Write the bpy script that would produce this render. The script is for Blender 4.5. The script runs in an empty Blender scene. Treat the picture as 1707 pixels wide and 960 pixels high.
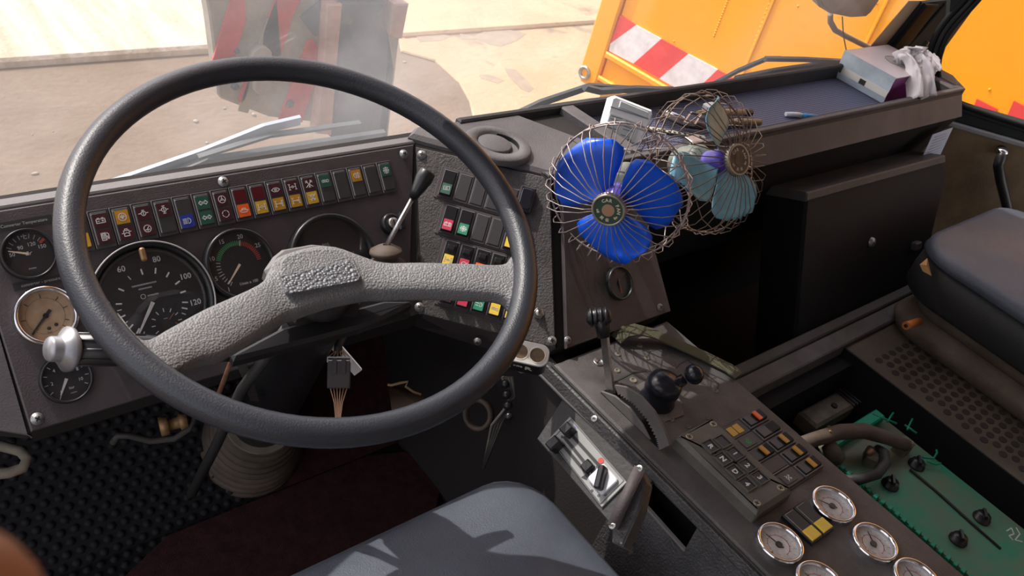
import bpy, bmesh, math, random
from mathutils import Vector, Matrix, noise as mnoise
random.seed(7)
C = bpy.context.scene.collection
S = bpy.context.scene
PI = math.pi
# ------------------------------------------------------------------ camera
RX = Vector((0.75563, -0.61122, 0.23544))      # camera right
DN = Vector((-0.22919, -0.58346, -0.77913))    # camera down
FW = Vector((0.61359, 0.53477, -0.58097))      # camera forward
CAM = Vector((0, 0, 1.35))
cam_data = bpy.data.cameras.new('camera')
cam = bpy.data.objects.new('camera', cam_data); C.objects.link(cam)
rot = Matrix((RX, -DN, -FW)).transposed()
cam.matrix_world = Matrix.Translation(CAM) @ rot.to_4x4()
cam_data.sensor_width = 36; cam_data.lens = 36 * 1500 / 1707
cam_data.clip_start = 0.01; cam_data.clip_end = 200
cam_data.dof.use_dof = True; cam_data.dof.focus_distance = 1.3; cam_data.dof.aperture_fstop = 16
S.camera = cam
# ------------------------------------------------------------------ light
SUN = Vector((-0.22, 0.60, 0.74)).normalized()
w = bpy.data.worlds.new('sky'); S.world = w; w.use_nodes = True
nt = w.node_tree; sky = nt.nodes.new('ShaderNodeTexSky'); bgn = nt.nodes['Background']
sky.sky_type = 'NISHITA'; sky.sun_disc = False
sky.sun_elevation = math.asin(SUN.z); sky.sun_rotation = math.atan2(SUN.x, SUN.y)
sky.dust_density = 2.0
hs_n = nt.nodes.new('ShaderNodeHueSaturation'); hs_n.inputs['Saturation'].default_value = .42      # hazy bright sky
wm_n = nt.nodes.new('ShaderNodeMixRGB'); wm_n.blend_type = 'MULTIPLY'; wm_n.inputs[0].default_value = 1; wm_n.inputs[2].default_value = (1, .93, .90, 1)
nt.links.new(sky.outputs[0], hs_n.inputs['Color']); nt.links.new(hs_n.outputs[0], wm_n.inputs[1]); nt.links.new(wm_n.outputs[0], bgn.inputs[0]); bgn.inputs[1].default_value = 0.26
sl = bpy.data.lights.new('sun', 'SUN'); sl.energy = 3.0; sl.angle = 0.009; sl.color = (1, .95, .87)
so = bpy.data.objects.new('sun', sl); C.objects.link(so)
so.rotation_euler = SUN.to_track_quat('Z', 'Y').to_euler(); so.location = (0, 0, 8)
S.view_settings.view_transform = 'Standard'; S.view_settings.look = 'None'
S.view_settings.gamma = 1; S.view_settings.use_curve_mapping = False
S.view_settings.exposure = 0.62

# ------------------------------------------------------------------ pixel rays on real planes
def ray(px, py):
    return (RX * (px - 853.5) + DN * (py - 480) + FW * 1500).normalized()
def hit(px, py, P, n):
    d = ray(px, py); return CAM + d * ((Vector(P) - CAM).dot(n) / d.dot(n))
class Frame:
    def __init__(s, o, u, v):
        s.o = Vector(o); s.u = Vector(u).normalized(); v = Vector(v)
        s.n = s.u.cross(v).normalized(); s.v = s.n.cross(s.u)
    def loc(s, px, py, h=0):
        d = hit(px, py, s.o + s.n * h, s.n) - s.o; return d.dot(s.u), d.dot(s.v)
    def pt(s, x, y, z=0): return s.o + s.u * x + s.v * y + s.n * z
    def mat(s, x=0, y=0, z=0, a=0):
        m = Matrix((s.u, s.v, s.n)).transposed().to_4x4()
        return Matrix.Translation(s.pt(x, y, z)) @ m @ Matrix.Rotation(a, 4, 'Z')
def at(px, py, x=None, y=None, z=None):
    if z is not None: return hit(px, py, (0, 0, z), Vector((0, 0, 1)))
    if y is not None: return hit(px, py, (0, y, 0), Vector((0, 1, 0)))
    return hit(px, py, (x, 0, 0), Vector((1, 0, 0)))

# ------------------------------------------------------------------ materials
MAT = {}
def mat(name, col, rough=.5, metal=0, bump=0, bscale=200, var=0, vscale=8, col2=None, kind='noise', spec=.5, emit=0, coat=0, dust=0):
    m = bpy.data.materials.new(name); m.use_nodes = True; t = m.node_tree; b = t.nodes['Principled BSDF']
    b.inputs['Base Color'].default_value = (*col, 1); b.inputs['Roughness'].default_value = rough
    b.inputs['Metallic'].default_value = metal; b.inputs['Specular IOR Level'].default_value = spec
    if coat: b.inputs['Coat Weight'].default_value = coat
    tc = t.nodes.new('ShaderNodeTexCoord')
    if var or col2:
        n = t.nodes.new('ShaderNodeTexNoise'); n.inputs['Scale'].default_value = vscale; n.inputs['Detail'].default_value = 6; n.inputs['Roughness'].default_value = .65
        t.links.new(tc.outputs['Object'], n.inputs['Vector'])
        r = t.nodes.new('ShaderNodeValToRGB'); c2 = col2 or tuple(min(1, c * (1 + var) + var * .02) for c in col)
        c1 = col if col2 else tuple(c * (1 - var * .6) for c in col)
        r.color_ramp.elements[0].position = .35; r.color_ramp.elements[1].position = .68
        r.color_ramp.elements[0].color = (*c1, 1); r.color_ramp.elements[1].color = (*c2, 1)
        t.links.new(n.outputs[0], r.inputs[0]); t.links.new(r.outputs[0], b.inputs['Base Color'])
    if bump:
        if kind == 'leather':
            n2 = t.nodes.new('ShaderNodeTexVoronoi'); n2.feature = 'F1'; n2.inputs['Scale'].default_value = bscale; o = n2.outputs['Distance']
        else:
            n2 = t.nodes.new('ShaderNodeTexNoise'); n2.inputs['Scale'].default_value = bscale; n2.inputs['Detail'].default_value = 3; o = n2.outputs[0]
        t.links.new(tc.outputs['Object'], n2.inputs['Vector'])
        bp = t.nodes.new('ShaderNodeBump'); bp.inputs['Strength'].default_value = bump; bp.inputs['Distance'].default_value = .002
        if kind == 'leather': bp.invert = True
        t.links.new(o, bp.inputs['Height']); t.links.new(bp.outputs[0], b.inputs['Normal'])
    MAT[name] = m; return m
mat('dash', (.058, .046, .049), .62, bump=.25, bscale=500, var=.35, vscale=9)
mat('dash_rough', (.060, .054, .053), .7, bump=.9, bscale=330, var=.35, vscale=14)
mat('dash_dark', (.026, .022, .022), .85, bump=.3, bscale=300, spec=.3)
mat('dash_edge', (.16, .15, .15), .5, bump=.2)
mat('shelf', (.085, .078, .080), .65, bump=.4, bscale=400, var=.3, vscale=6)
mat('shelf_dark', (.022, .021, .022), .7, bump=.3, var=.4)
mat('console', (.060, .054, .054), .6, bump=.35, bscale=420, var=.7, vscale=7)
mat('console_side', (.055, .053, .055), .5, bump=1.0, bscale=260, var=.3, vscale=20)
mat('rim', (.025, .028, .037), .42, bump=.12, bscale=520, kind='leather')
mat('spoke', (.17, .17, .175), .5, bump=.5, bscale=430, kind='leather', var=.10, vscale=25)
mat('pad', (.12, .125, .14), .40, bump=1.0, bscale=300, kind='leather')
mat('dull_metal', (.30, .30, .32), .42, metal=.6, var=.2, vscale=60)
mat('black_plastic', (.014, .014, .016), .35)
mat('black_rough', (.02, .019, .02), .6, bump=.3)
mat('rocker', (.013, .013, .015), .32)
mat('blank', (.045, .042, .045), .5)
mat('lamp_body', (.055, .047, .050), .5)
mat('lamp_lens', (.040, .042, .042), .35)
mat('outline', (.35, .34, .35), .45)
mat('dial', (.018, .018, .022), .45, bump=.1)
mat('dial_tan', (.42, .28, .17), .5, var=.3, vscale=30)
mat('dial_white', (.55, .53, .52), .5, var=.25, vscale=60)
mat('print_white', (.62, .62, .62), .6)
mat('print_grey', (.36, .35, .35), .6)
mat('print_red', (.45, .05, .04), .6)
mat('print_green', (.05, .35, .13), .6)
mat('print_black', (.02, .02, .02), .6)
mat('needle', (.75, .62, .45), .5)
mat('chrome', (.75, .74, .76), .14, metal=1)
mat('steel', (.45, .44, .43), .35, metal=1, var=.3, vscale=60)
mat('wire_rust', (.13, .08, .06), .55, metal=.4, col2=(.24, .17, .14), vscale=35)
mat('stain', (.25, .20, .15), .95, col2=(.31, .25, .18), vscale=9)
mat('heater_metal', (.24, .24, .24), .5, metal=.25, var=.15, vscale=12)
mat('screw', (.30, .30, .30), .4, metal=.7, var=.3, vscale=200)
mat('rust', (.26, .13, .08), .6, metal=.3, var=.5, vscale=60)
mat('wire_worn', (.26, .19, .16), .42, metal=.5, col2=(.56, .50, .48), vscale=35)
mat('blue_blade', (.006, .11, .80), .3, spec=.6)
mat('teal_blade', (.24, .50, .60), .4, var=.25, vscale=30)
mat('purple', (.10, .07, .45), .3)
mat('motor', (.14, .15, .13), .5, var=.3, vscale=20)
mat('badge', (.03, .08, .05), .5)
mat('badge_rim', (.38, .34, .27), .4, metal=.6, var=.3, vscale=40)
mat('badge_brown', (.09, .055, .03), .55, var=.5, vscale=60)
mat('copper', (.50, .29, .18), .4, metal=.3)
mat('lens_red', (.09, .006, .012), .35)
mat('lens_dkred', (.055, .014, .020), .35)
mat('lens_orange', (.75, .11, .015), .35)
mat('lens_yellow', (.55, .33, .03), .4)
mat('lens_amber', (.45, .22, .02), .4)
mat('lens_green', (.02, .09, .06), .35)
mat('lens_blue', (.02, .04, .30), .35)
mat('sw_yellow', (.72, .50, .06), .4)
mat('sw_red', (.45, .03, .07), .4)
mat('sw_green', (.02, .22, .12), .4)
mat('cream', (.62, .55, .45), .5)
mat('socket_top', (.60, .58, .55), .4, metal=.3)
mat('strap', (.070, .068, .040), .85, bump=.8, bscale=700)
mat('joystick', (.012, .013, .02), .25)
mat('box_grey', (.085, .080, .072), .6, bump=.3, var=.3, vscale=15)
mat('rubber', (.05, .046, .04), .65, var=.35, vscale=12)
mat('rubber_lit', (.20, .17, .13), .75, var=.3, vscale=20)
mat('boot', (.085, .060, .045), .7, var=.4, vscale=14)
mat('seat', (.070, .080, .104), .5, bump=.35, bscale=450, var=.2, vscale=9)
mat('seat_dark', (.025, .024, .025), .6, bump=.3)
mat('bellows', (.13, .098, .072), .75, var=.4, vscale=12)
mat('battery', (.0, .24, .14), .55, col2=(.16, .14, .09), vscale=7)
mat('battery_green', (.0, .27, .16), .5)
mat('plate', (.085, .068, .052), .75, var=.4, vscale=5)
mat('hole', (.012, .012, .012), .7)
mat('dimple', (.032, .027, .025), .8)
mat('dirty_grey', (.15, .13, .10), .75, var=.5, vscale=18)
mat('rail', (.10, .09, .088), .65, var=.4, vscale=10)
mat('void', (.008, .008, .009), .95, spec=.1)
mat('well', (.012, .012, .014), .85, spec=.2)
mat('panel_black', (.006, .006, .007), .7, bump=.2, spec=.3)
mat('panel_edge', (.055, .050, .048), .6, var=.3)
mat('door_trim', (.17, .118, .065), .85, bump=.5, bscale=300, var=.45, vscale=5)
mat('pillar', (.030, .034, .034), .9, spec=.08)
mat('seal', (.012, .013, .014), .75, spec=.2)
mat('sill', (.30, .30, .31), .4, metal=.4)
mat('carpet_red', (.036, .0032, .004), .95, bump=1, bscale=500, var=.5, vscale=60)
mat('mat_black', (.013, .011, .013), .75, spec=.3)
mat('floor_metal', (.03, .028, .027), .8)
mat('plate_white', (.65, .66, .70), .35)
mat('paper', (.50, .55, .68), .7)
mat('tissue', (.80, .77, .79), .8)
mat('box_silver', (.50, .57, .62), .3, var=.25, vscale=14)
mat('box_pink', (.62, .56, .58), .45)
mat('box_purple', (.17, .01, .13), .35, var=.4, vscale=14)
mat('box_white', (.7, .68, .62), .6)
mat('container', (.85, .86, .88), .35)
mat('container_label', (.60, .66, .66), .5)
mat('plier_metal', (.16, .13, .12), .35, metal=.8, var=.5, vscale=60)
mat('wood_tan', (.30, .21, .11), .6, var=.3, vscale=50)
mat('strip', (.45, .44, .36), .5)
mat('pen_blue', (.05, .30, .55), .3)
mat('skin', (.55, .27, .17), .55, var=.12, vscale=40)
mat('wire_loop', (.16, .14, .12), .6)
mat('brass', (.28, .16, .07), .5, metal=.4, var=.4, vscale=60)
mat('cardboard', (.075, .05, .035), .85)
mat('cardboard_edge', (.40, .28, .14), .85)
mat('tan_dust', (.35, .26, .17), .8)
mat('orange_part', (.55, .18, .04), .5)
mat('wood_orange', (.62, .33, .13), .6)
mat('truck_yellow', (.98, .385, .0), .5, var=.05, vscale=.8, bump=.1, bscale=2)
mat('truck_yellow_brown', (.75, .34, .03), .6, col2=(.36, .24, .13), vscale=5)  # yellow mottled with darker brown, for the underframe
mat('stripe_red', (.78, .055, .05), .5, var=.15, vscale=6)
mat('stripe_white', (.85, .82, .82), .5, col2=(.66, .60, .62), vscale=14)
mat('hook_grey', (.46, .41, .33), .6, col2=(.26, .24, .20), vscale=7)
mat('hook_cream', (.42, .36, .24), .6, col2=(.30, .27, .20), vscale=9)
mat('hook_dark', (.06, .08, .11), .6, var=.4, vscale=7)
mat('hook_red', (.62, .05, .05), .5, var=.3, vscale=9)
mat('hook_pink', (.50, .30, .24), .6, var=.3, vscale=9)
mat('wiper', (.05, .06, .07), .5, var=.3)
mat('wiper_hazed', (.36, .42, .50), .5)  # pale blue haze of the glass put into the arm colour
mat('mirror_back', (.30, .22, .15), .5, var=.3)
mat('roof_paint', (.45, .45, .43), .6)
mat('headliner', (.45, .43, .41), .9)
mat('stone', (.30, .26, .22), .9, var=.4, vscale=30)

def ground_mat(name, ca, cb, cc, sc, spots=0, streak=0):
    m = bpy.data.materials.new(name); m.use_nodes = True; t = m.node_tree; b = t.nodes['Principled BSDF']
    b.inputs['Roughness'].default_value = .9; b.inputs['Specular IOR Level'].default_value = .2
    tc = t.nodes.new('ShaderNodeTexCoord')
    mp = t.nodes.new('ShaderNodeMapping'); t.links.new(tc.outputs['Object'], mp.inputs[0])
    if streak: mp.inputs['Scale'].default_value = (3.2, .35, 1); mp.inputs['Rotation'].default_value = (0, 0, .3)
    n = t.nodes.new('ShaderNodeTexNoise'); n.inputs['Scale'].default_value = sc; n.inputs['Detail'].default_value = 9; n.inputs['Roughness'].default_value = .62
    t.links.new(mp.outputs[0], n.inputs['Vector'])
    r = t.nodes.new('ShaderNodeValToRGB'); e = r.color_ramp.elements
    e[0].position = .33; e[0].color = (*ca, 1); e[1].position = .62; e[1].color = (*cb, 1)
    t.links.new(n.outputs[0], r.inputs[0]); out = r.outputs[0]
    n2 = t.nodes.new('ShaderNodeTexNoise'); n2.inputs['Scale'].default_value = .9; n2.inputs['Detail'].default_value = 8; n2.inputs['Roughness'].default_value = .6
    t.links.new(tc.outputs['Object'], n2.inputs['Vector'])
    r2 = t.nodes.new('ShaderNodeValToRGB'); r2.color_ramp.elements[0].position = .60 - spots * .05; r2.color_ramp.elements[1].position = .66 - spots * .05
    mx = t.nodes.new('ShaderNodeMixRGB'); t.links.new(n2.outputs[0], r2.inputs[0]); t.links.new(r2.outputs[0], mx.inputs[0])
    t.links.new(out, mx.inputs[1]); mx.inputs[2].default_value = (*cc, 1)
    t.links.new(mx.outputs[0], b.inputs['Base Color'])
    bp = t.nodes.new('ShaderNodeBump'); bp.inputs['Distance'].default_value = .02; bp.inputs['Strength'].default_value = .5
    n3 = t.nodes.new('ShaderNodeTexNoise'); n3.inputs['Scale'].default_value = 22; n3.inputs['Detail'].default_value = 8
    t.links.new(tc.outputs['Object'], n3.inputs['Vector']); t.links.new(n3.outputs[0], bp.inputs['Height']); t.links.new(bp.outputs[0], b.inputs['Normal'])
    MAT[name] = m
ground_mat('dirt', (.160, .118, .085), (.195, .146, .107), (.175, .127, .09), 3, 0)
ground_mat('slab_left', (.40, .34, .25), (.56, .50, .42), (.32, .24, .16), 2.4, 0, 1)
ground_mat('slab_right', (.40, .30, .185), (.48, .37, .24), (.30, .225, .15), 1.5, 0)
ground_mat('pan_right', (.36, .27, .165), (.43, .325, .21), (.24, .185, .135), 1.8, 1)

def film_mat(name, base, extra, scale, col, patch=False):
    m = bpy.data.materials.new(name); m.use_nodes = True; t = m.node_tree; t.nodes.remove(t.nodes['Principled BSDF'])
    out = t.nodes['Material Output']
    tr = t.nodes.new('ShaderNodeBsdfTransparent'); gl = t.nodes.new('ShaderNodeBsdfGlossy'); gl.inputs['Roughness'].default_value = .02
    tl = t.nodes.new('ShaderNodeBsdfTranslucent'); df = t.nodes.new('ShaderNodeBsdfDiffuse'); ad = t.nodes.new('ShaderNodeMixShader')
    tl.inputs[0].default_value = df.inputs[0].default_value = (*col, 1); ad.inputs[0].default_value = .4
    t.links.new(tl.outputs[0], ad.inputs[1]); t.links.new(df.outputs[0], ad.inputs[2])
    tc = t.nodes.new('ShaderNodeTexCoord'); n = t.nodes.new('ShaderNodeTexNoise'); n.inputs['Scale'].default_value = scale; n.inputs['Detail'].default_value = 5
    t.links.new(tc.outputs['Object'], n.inputs['Vector'])
    mr = t.nodes.new('ShaderNodeMapRange'); mr.inputs['From Min'].default_value = .35; mr.inputs['From Max'].default_value = .7
    mr.inputs['To Min'].default_value = base; mr.inputs['To Max'].default_value = base + extra
    t.links.new(n.outputs[0], mr.inputs['Value'])
    if patch:      # bluish windscreen reflection imitated by denser film around the pane's middle
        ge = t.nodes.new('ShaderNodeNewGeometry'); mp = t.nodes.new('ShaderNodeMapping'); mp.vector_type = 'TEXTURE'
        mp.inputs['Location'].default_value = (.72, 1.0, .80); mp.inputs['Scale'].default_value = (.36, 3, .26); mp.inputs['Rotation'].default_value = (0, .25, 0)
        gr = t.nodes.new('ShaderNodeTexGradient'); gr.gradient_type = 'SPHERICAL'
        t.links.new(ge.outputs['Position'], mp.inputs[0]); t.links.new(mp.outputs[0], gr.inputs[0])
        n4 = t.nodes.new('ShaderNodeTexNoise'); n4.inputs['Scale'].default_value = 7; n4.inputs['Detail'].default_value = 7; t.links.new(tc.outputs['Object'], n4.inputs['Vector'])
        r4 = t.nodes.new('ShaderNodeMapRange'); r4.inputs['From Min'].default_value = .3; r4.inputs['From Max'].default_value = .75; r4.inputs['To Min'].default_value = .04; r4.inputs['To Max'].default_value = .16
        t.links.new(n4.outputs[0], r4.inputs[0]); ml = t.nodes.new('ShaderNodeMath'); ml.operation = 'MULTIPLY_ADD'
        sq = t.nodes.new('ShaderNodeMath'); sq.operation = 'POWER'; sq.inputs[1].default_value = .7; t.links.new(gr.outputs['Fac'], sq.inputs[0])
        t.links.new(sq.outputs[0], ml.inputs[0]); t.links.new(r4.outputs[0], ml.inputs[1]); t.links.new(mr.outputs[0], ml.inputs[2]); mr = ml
    m1 = t.nodes.new('ShaderNodeMixShader'); t.links.new(mr.outputs[0], m1.inputs[0]); t.links.new(tr.outputs[0], m1.inputs[1]); t.links.new(ad.outputs[0], m1.inputs[2])
    m2 = t.nodes.new('ShaderNodeMixShader'); m2.inputs[0].default_value = .03; t.links.new(m1.outputs[0], m2.inputs[1]); t.links.new(gl.outputs[0], m2.inputs[2])
    t.links.new(m2.outputs[0], out.inputs['Surface']); MAT[name] = m
film_mat('dusty_reflect_glass', .02, .04, 2.5, (.85, .88, .92), patch=True)
film_mat('dusty_film', .16, .22, 9, (.72, .82, .92))
film_mat('clear_glass', 0.0, .01, 3, (.8, .8, .8))
# tray mat: blue with fine dots
m = bpy.data.materials.new('tray_mat'); m.use_nodes = True; t = m.node_tree; b = t.nodes['Principled BSDF']; b.inputs['Roughness'].default_value = .6
tc = t.nodes.new('ShaderNodeTexCoord'); v = t.nodes.new('ShaderNodeTexVoronoi'); v.voronoi_dimensions = '2D'; v.inputs['Scale'].default_value = 150; v.inputs['Randomness'].default_value = 0
t.links.new(tc.outputs['Object'], v.inputs['Vector']); r = t.nodes.new('ShaderNodeValToRGB')
r.color_ramp.elements[0].position = .3; r.color_ramp.elements[0].color = (.012, .013, .025, 1); r.color_ramp.elements[1].position = .42; r.color_ramp.elements[1].color = (.095, .11, .20, 1)
t.links.new(v.outputs['Distance'], r.inputs[0]); t.links.new(r.outputs[0], b.inputs['Base Color'])
bp = t.nodes.new('ShaderNodeBump'); bp.inputs['Distance'].default_value = .001; t.links.new(v.outputs['Distance'], bp.inputs['Height']); t.links.new(bp.outputs[0], b.inputs['Normal'])
MAT['tray_mat'] = m

# ------------------------------------------------------------------ mesh helpers
def rrect(w, h, r, n=4):
    r = min(r, w / 2, h / 2); p = []
    for cx, cy, a in ((w/2-r, h/2-r, 0), (-w/2+r, h/2-r, PI/2), (-w/2+r, -h/2+r, PI), (w/2-r, -h/2+r, 1.5*PI)):
        for i in range(n + 1):
            t_ = a + PI / 2 * i / n; p.append((cx + r * math.cos(t_), cy + r * math.sin(t_)))
    return p
def area(p): return sum(p[i-1][0]*p[i][1]-p[i][0]*p[i-1][1] for i in range(len(p))) / 2
def inset(p, d):
    n = len(p); o = []
    for i in range(n):
        a, b_, c = Vector(p[i-1][:2]), Vector(p[i][:2]), Vector(p[(i+1) % n][:2])
        e1, e2 = (b_ - a), (c - b_)
        if e1.length < 1e-9: e1 = e2
        if e2.length < 1e-9: e2 = e1
        e1.normalize(); e2.normalize()
        n1 = Vector((-e1.y, e1.x)); n2 = Vector((-e2.y, e2.x)); k = n1 + n2
        k = k / max(.4, k.length_squared) * 2
        o.append((b_.x + k.x * d, b_.y + k.y * d))
    return o
class MB:
    def __init__(s, M=None): s.v = []; s.f = []; s.sm = []; s.M = M or Matrix()
    def add(s, vs, fs, smooth=False, M=None):
        k = len(s.v); T = s.M @ M if M is not None else s.M
        s.v += [T @ Vector(p) for p in vs]; s.f += [tuple(i + k for i in f) for f in fs]; s.sm += [smooth] * len(fs); return s
    def prism(s, p, z0, z1, ch=0, M=None, smooth=False):
        p = [(a[0], a[1]) for a in p]
        if area(p) < 0: p = p[::-1]
        n = len(p); rings = [[(x, y, z0) for x, y in p]]
        if ch: rings += [[(x, y, z1 - ch) for x, y in p], [(x, y, z1) for x, y in inset(p, ch)]]
        else: rings += [[(x, y, z1) for x, y in p]]
        vs = sum(rings, []); fs = [tuple(range(n))[::-1], tuple(range(n * (len(rings)-1), n * len(rings)))]
        s.add(vs, fs, False, M); k = len(s.v) - len(vs)
        for j in range(len(rings) - 1):
            for i in range(n):
                s.f.append((k+j*n+i, k+j*n+(i+1) % n, k+(j+1)*n+(i+1) % n, k+(j+1)*n+i)); s.sm.append(smooth)
        return s
    def box(s, x0, x1, y0, y1, z0, z1, ch=0, M=None): return s.prism([(x0, y0), (x1, y0), (x1, y1), (x0, y1)], z0, z1, ch, M)
    def lathe(s, prof, seg=32, M=None, smooth=True, caps=True):
        vs = [(r * math.cos(2*PI*i/seg), r * math.sin(2*PI*i/seg), z) for r, z in prof for i in range(seg)]; n = len(prof)
        fs = [(j*seg+i, j*seg+(i+1) % seg, (j+1)*seg+(i+1) % seg, (j+1)*seg+i) for j in range(n-1) for i in range(seg)]
        s.add(vs, fs, smooth, M); k = len(s.v) - len(vs)
        if caps:
            s.f.append(tuple(k + i for i in range(seg))[::-1]); s.f.append(tuple(k + (n-1)*seg + i for i in range(seg))); s.sm += [False, False]
        return s
    def cyl(s, r, z0, z1, seg=24, M=None, x=0, y=0, ch=0):
        T = Matrix.Translation((x, y, 0)); T = M @ T if M is not None else T
        return s.lathe([(r, z0), (r, z1)] if not ch else [(r, z0), (r, z1-ch), (r-ch, z1)], seg, T, smooth=True)
    def ring(s, ro, ri, z0, z1, seg=40, M=None):
        return s.lathe([(ri, z0), (ro, z0), (ro, z1 - (ro-ri)*.3), ((ro*2+ri)/3, z1), ((ro+ri*2)/3, z1), (ri, z1 - (ro-ri)*.3), (ri, z0)], seg, M, caps=False)
    def tube(s, pts, r, seg=8, closed=False, M=None, flat=1, caps=True):
        P = [Vector(p) for p in pts]; n = len(P); vs = []; R = r if isinstance(r, (list, tuple)) else [r] * n
        tg = []
        for i in range(n):
            if closed: d = P[(i+1) % n] - P[i-1]
            else: d = P[min(i+1, n-1)] - P[max(i-1, 0)]
            tg.append(d.normalized() if d.length > 1e-9 else Vector((0, 0, 1)))
        up = tg[0].orthogonal().normalized()
        for i in range(n):
            up = (up - tg[i] * up.dot(tg[i])); up = up.normalized() if up.length > 1e-6 else tg[i].orthogonal().normalized()
            b_ = tg[i].cross(up)
            for j in range(seg):
                a = 2 * PI * j / seg; vs.append(P[i] + (up * math.cos(a) + b_ * math.sin(a) * flat) * R[i])
        fs = []
        for i in range(n if closed else n - 1):
            for j in range(seg):
                a, b2 = i * seg, ((i+1) % n) * seg; fs.append((a+j, a+(j+1) % seg, b2+(j+1) % seg, b2+j))
        s.add(vs, fs, True, M)
        if not closed and caps:
            k = len(s.v) - len(vs); s.f += [tuple(k+j for j in range(seg))[::-1], tuple(k+(n-1)*seg+j for j in range(seg))]; s.sm += [False, False]
        return s
    def ribbon(s, pts, wdt, th, M=None, side=None):
        # flat strap through pts, width along 'side'
        P = [Vector(p) for p in pts]; vs = []; n = len(P)
        for i in range(n):
            d = (P[min(i+1, n-1)] - P[max(i-1, 0)]).normalized(); sd = Vector(side) if side is not None else Vector((0, 0, 1))
            sd = (sd - d * sd.dot(d)).normalized(); up = d.cross(sd)
            for a, b_ in ((-1, -1), (1, -1), (1, 1), (-1, 1)): vs.append(P[i] + sd * (a * wdt / 2) + up * (b_ * th / 2))
        fs = [(i*4+j, i*4+(j+1) % 4, i*4+4+(j+1) % 4, i*4+4+j) for i in range(n-1) for j in range(4)] + [(3, 2, 1, 0), (n*4-4, n*4-3, n*4-2, n*4-1)]
        return s.add(vs, fs, False, M)
    def strokes(s, lines, wd, z0, z1, M=None):
        for L in lines:
            L = [Vector((*p, 0)) for p in L]
            for a, b_ in zip(L[:-1], L[1:]):
                d = b_ - a
                if d.length < 1e-9: continue
                d.normalize(); q = Vector((-d.y, d.x, 0)) * wd / 2; a2, b2 = a - d * wd * .3, b_ + d * wd * .3
                s.prism([(a2 - q)[:2], (b2 - q)[:2], (b2 + q)[:2], (a2 + q)[:2]], z0, z1, 0, M)
        return s
    def sphere(s, r, c=(0, 0, 0), seg=20, rings=12, M=None, sc=(1, 1, 1)):
        vs = [(c[0], c[1], c[2] - r * sc[2])]; fs = []
        for i in range(1, rings):
            a = PI * i / rings
            for j in range(seg):
                b_ = 2 * PI * j / seg; vs.append((c[0] + r*math.sin(a)*math.cos(b_)*sc[0], c[1] + r*math.sin(a)*math.sin(b_)*sc[1], c[2] - r*math.cos(a)*sc[2]))
        vs.append((c[0], c[1], c[2] + r * sc[2])); L = len(vs) - 1
        for j in range(seg):
            fs.append((0, 1 + (j+1) % seg, 1 + j)); fs.append((L, L - seg + j, L - seg + (j+1) % seg))
        for i in range(rings - 2):
            for j in range(seg): a = 1 + i*seg; fs.append((a+j, a+(j+1) % seg, a+seg+(j+1) % seg, a+seg+j))
        return s.add(vs, fs, True, M)
    def text(s, txt, size, x=0, y=0, z=0, a=0, M=None, ext=.0002, bold=0):
        cu = bpy.data.curves.new('t', 'FONT'); cu.body = txt; cu.size = size; cu.align_x = 'CENTER'; cu.align_y = 'CENTER'; cu.extrude = ext; cu.offset = bold; cu.resolution_u = 2
        o = bpy.data.objects.new('t', cu); C.objects.link(o); dg = bpy.context.evaluated_depsgraph_get(); dg.update()
        me = o.evaluated_get(dg).to_mesh(); T = Matrix.Translation((x, y, z)) @ Matrix.Rotation(a, 4, 'Z'); T = M @ T if M is not None else T
        s.add([p.co.copy() for p in me.vertices], [tuple(p.vertices) for p in me.polygons], False, T)
        o.evaluated_get(dg).to_mesh_clear(); bpy.data.objects.remove(o); bpy.data.curves.remove(cu); return s
    def build(s, name, material, parent=None, W=None, local=False, label=None):
        vs = s.v; off = None
        if W is None and not local:                       # authored in world coordinates: put the origin at the base
            xs = [p[0] for p in vs]; ys = [p[1] for p in vs]; zs = [p[2] for p in vs]
            off = Vector(((min(xs)+max(xs))/2, (min(ys)+max(ys))/2, min(zs))); vs = [Vector(p) - off for p in vs]; W = Matrix.Translation(off)
        me = bpy.data.meshes.new(name); me.from_pydata([tuple(p) for p in vs], [], s.f)
        me.polygons.foreach_set('use_smooth', s.sm); me.update()
        b_ = bmesh.new(); b_.from_mesh(me); bmesh.ops.recalc_face_normals(b_, faces=b_.faces); b_.to_mesh(me); b_.free()
        me.materials.append(MAT[material]); o = bpy.data.objects.new(name, me); C.objects.link(o)
        W = W if W is not None else Matrix()
        if parent is not None:
            o.parent = parent
            PW[o] = PW[parent] @ W if local else W
            o.matrix_basis = PW[parent].inverted() @ PW[o]
        else: PW[o] = W; o.matrix_basis = W
        if label: o['label'] = label
        return o
PW = {}
def thing(name, label, cat, M=None, group=None):
    o = bpy.data.objects.new(name, None); C.objects.link(o); o.empty_display_size = .05
    M = M if M is not None else Matrix(); o.matrix_basis = M; PW[o] = M
    o['label'] = label; o['category'] = cat
    if group: o['group'] = group
    return o
def tag(o, label, cat, group=None):
    o['label'] = label; o['category'] = cat
    if group: o['group'] = group
    return o
def struct(o): o['kind'] = 'structure'; return o
def arc(r, a0, a1, n=10, cx=0, cy=0): return [(cx + r*math.cos(math.radians(a0+(a1-a0)*i/n)), cy + r*math.sin(math.radians(a0+(a1-a0)*i/n))) for i in range(n+1)]
def circ(r, cx=0, cy=0, n=12): return arc(r, 0, 360, n, cx, cy)
def flat_quad(mb, pts, th, n):
    # slab from a planar world polygon, thickness th against normal n
    P = [Vector(p) for p in pts]; k = len(P); n = Vector(n)
    vs = [tuple(p) for p in P] + [tuple(p - n * th) for p in P]
    fs = [tuple(range(k)), tuple(range(k, 2*k))[::-1]] + [(i, (i+1) % k, k + (i+1) % k, k + i) for i in range(k)]
    return mb.add(vs, fs)
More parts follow.
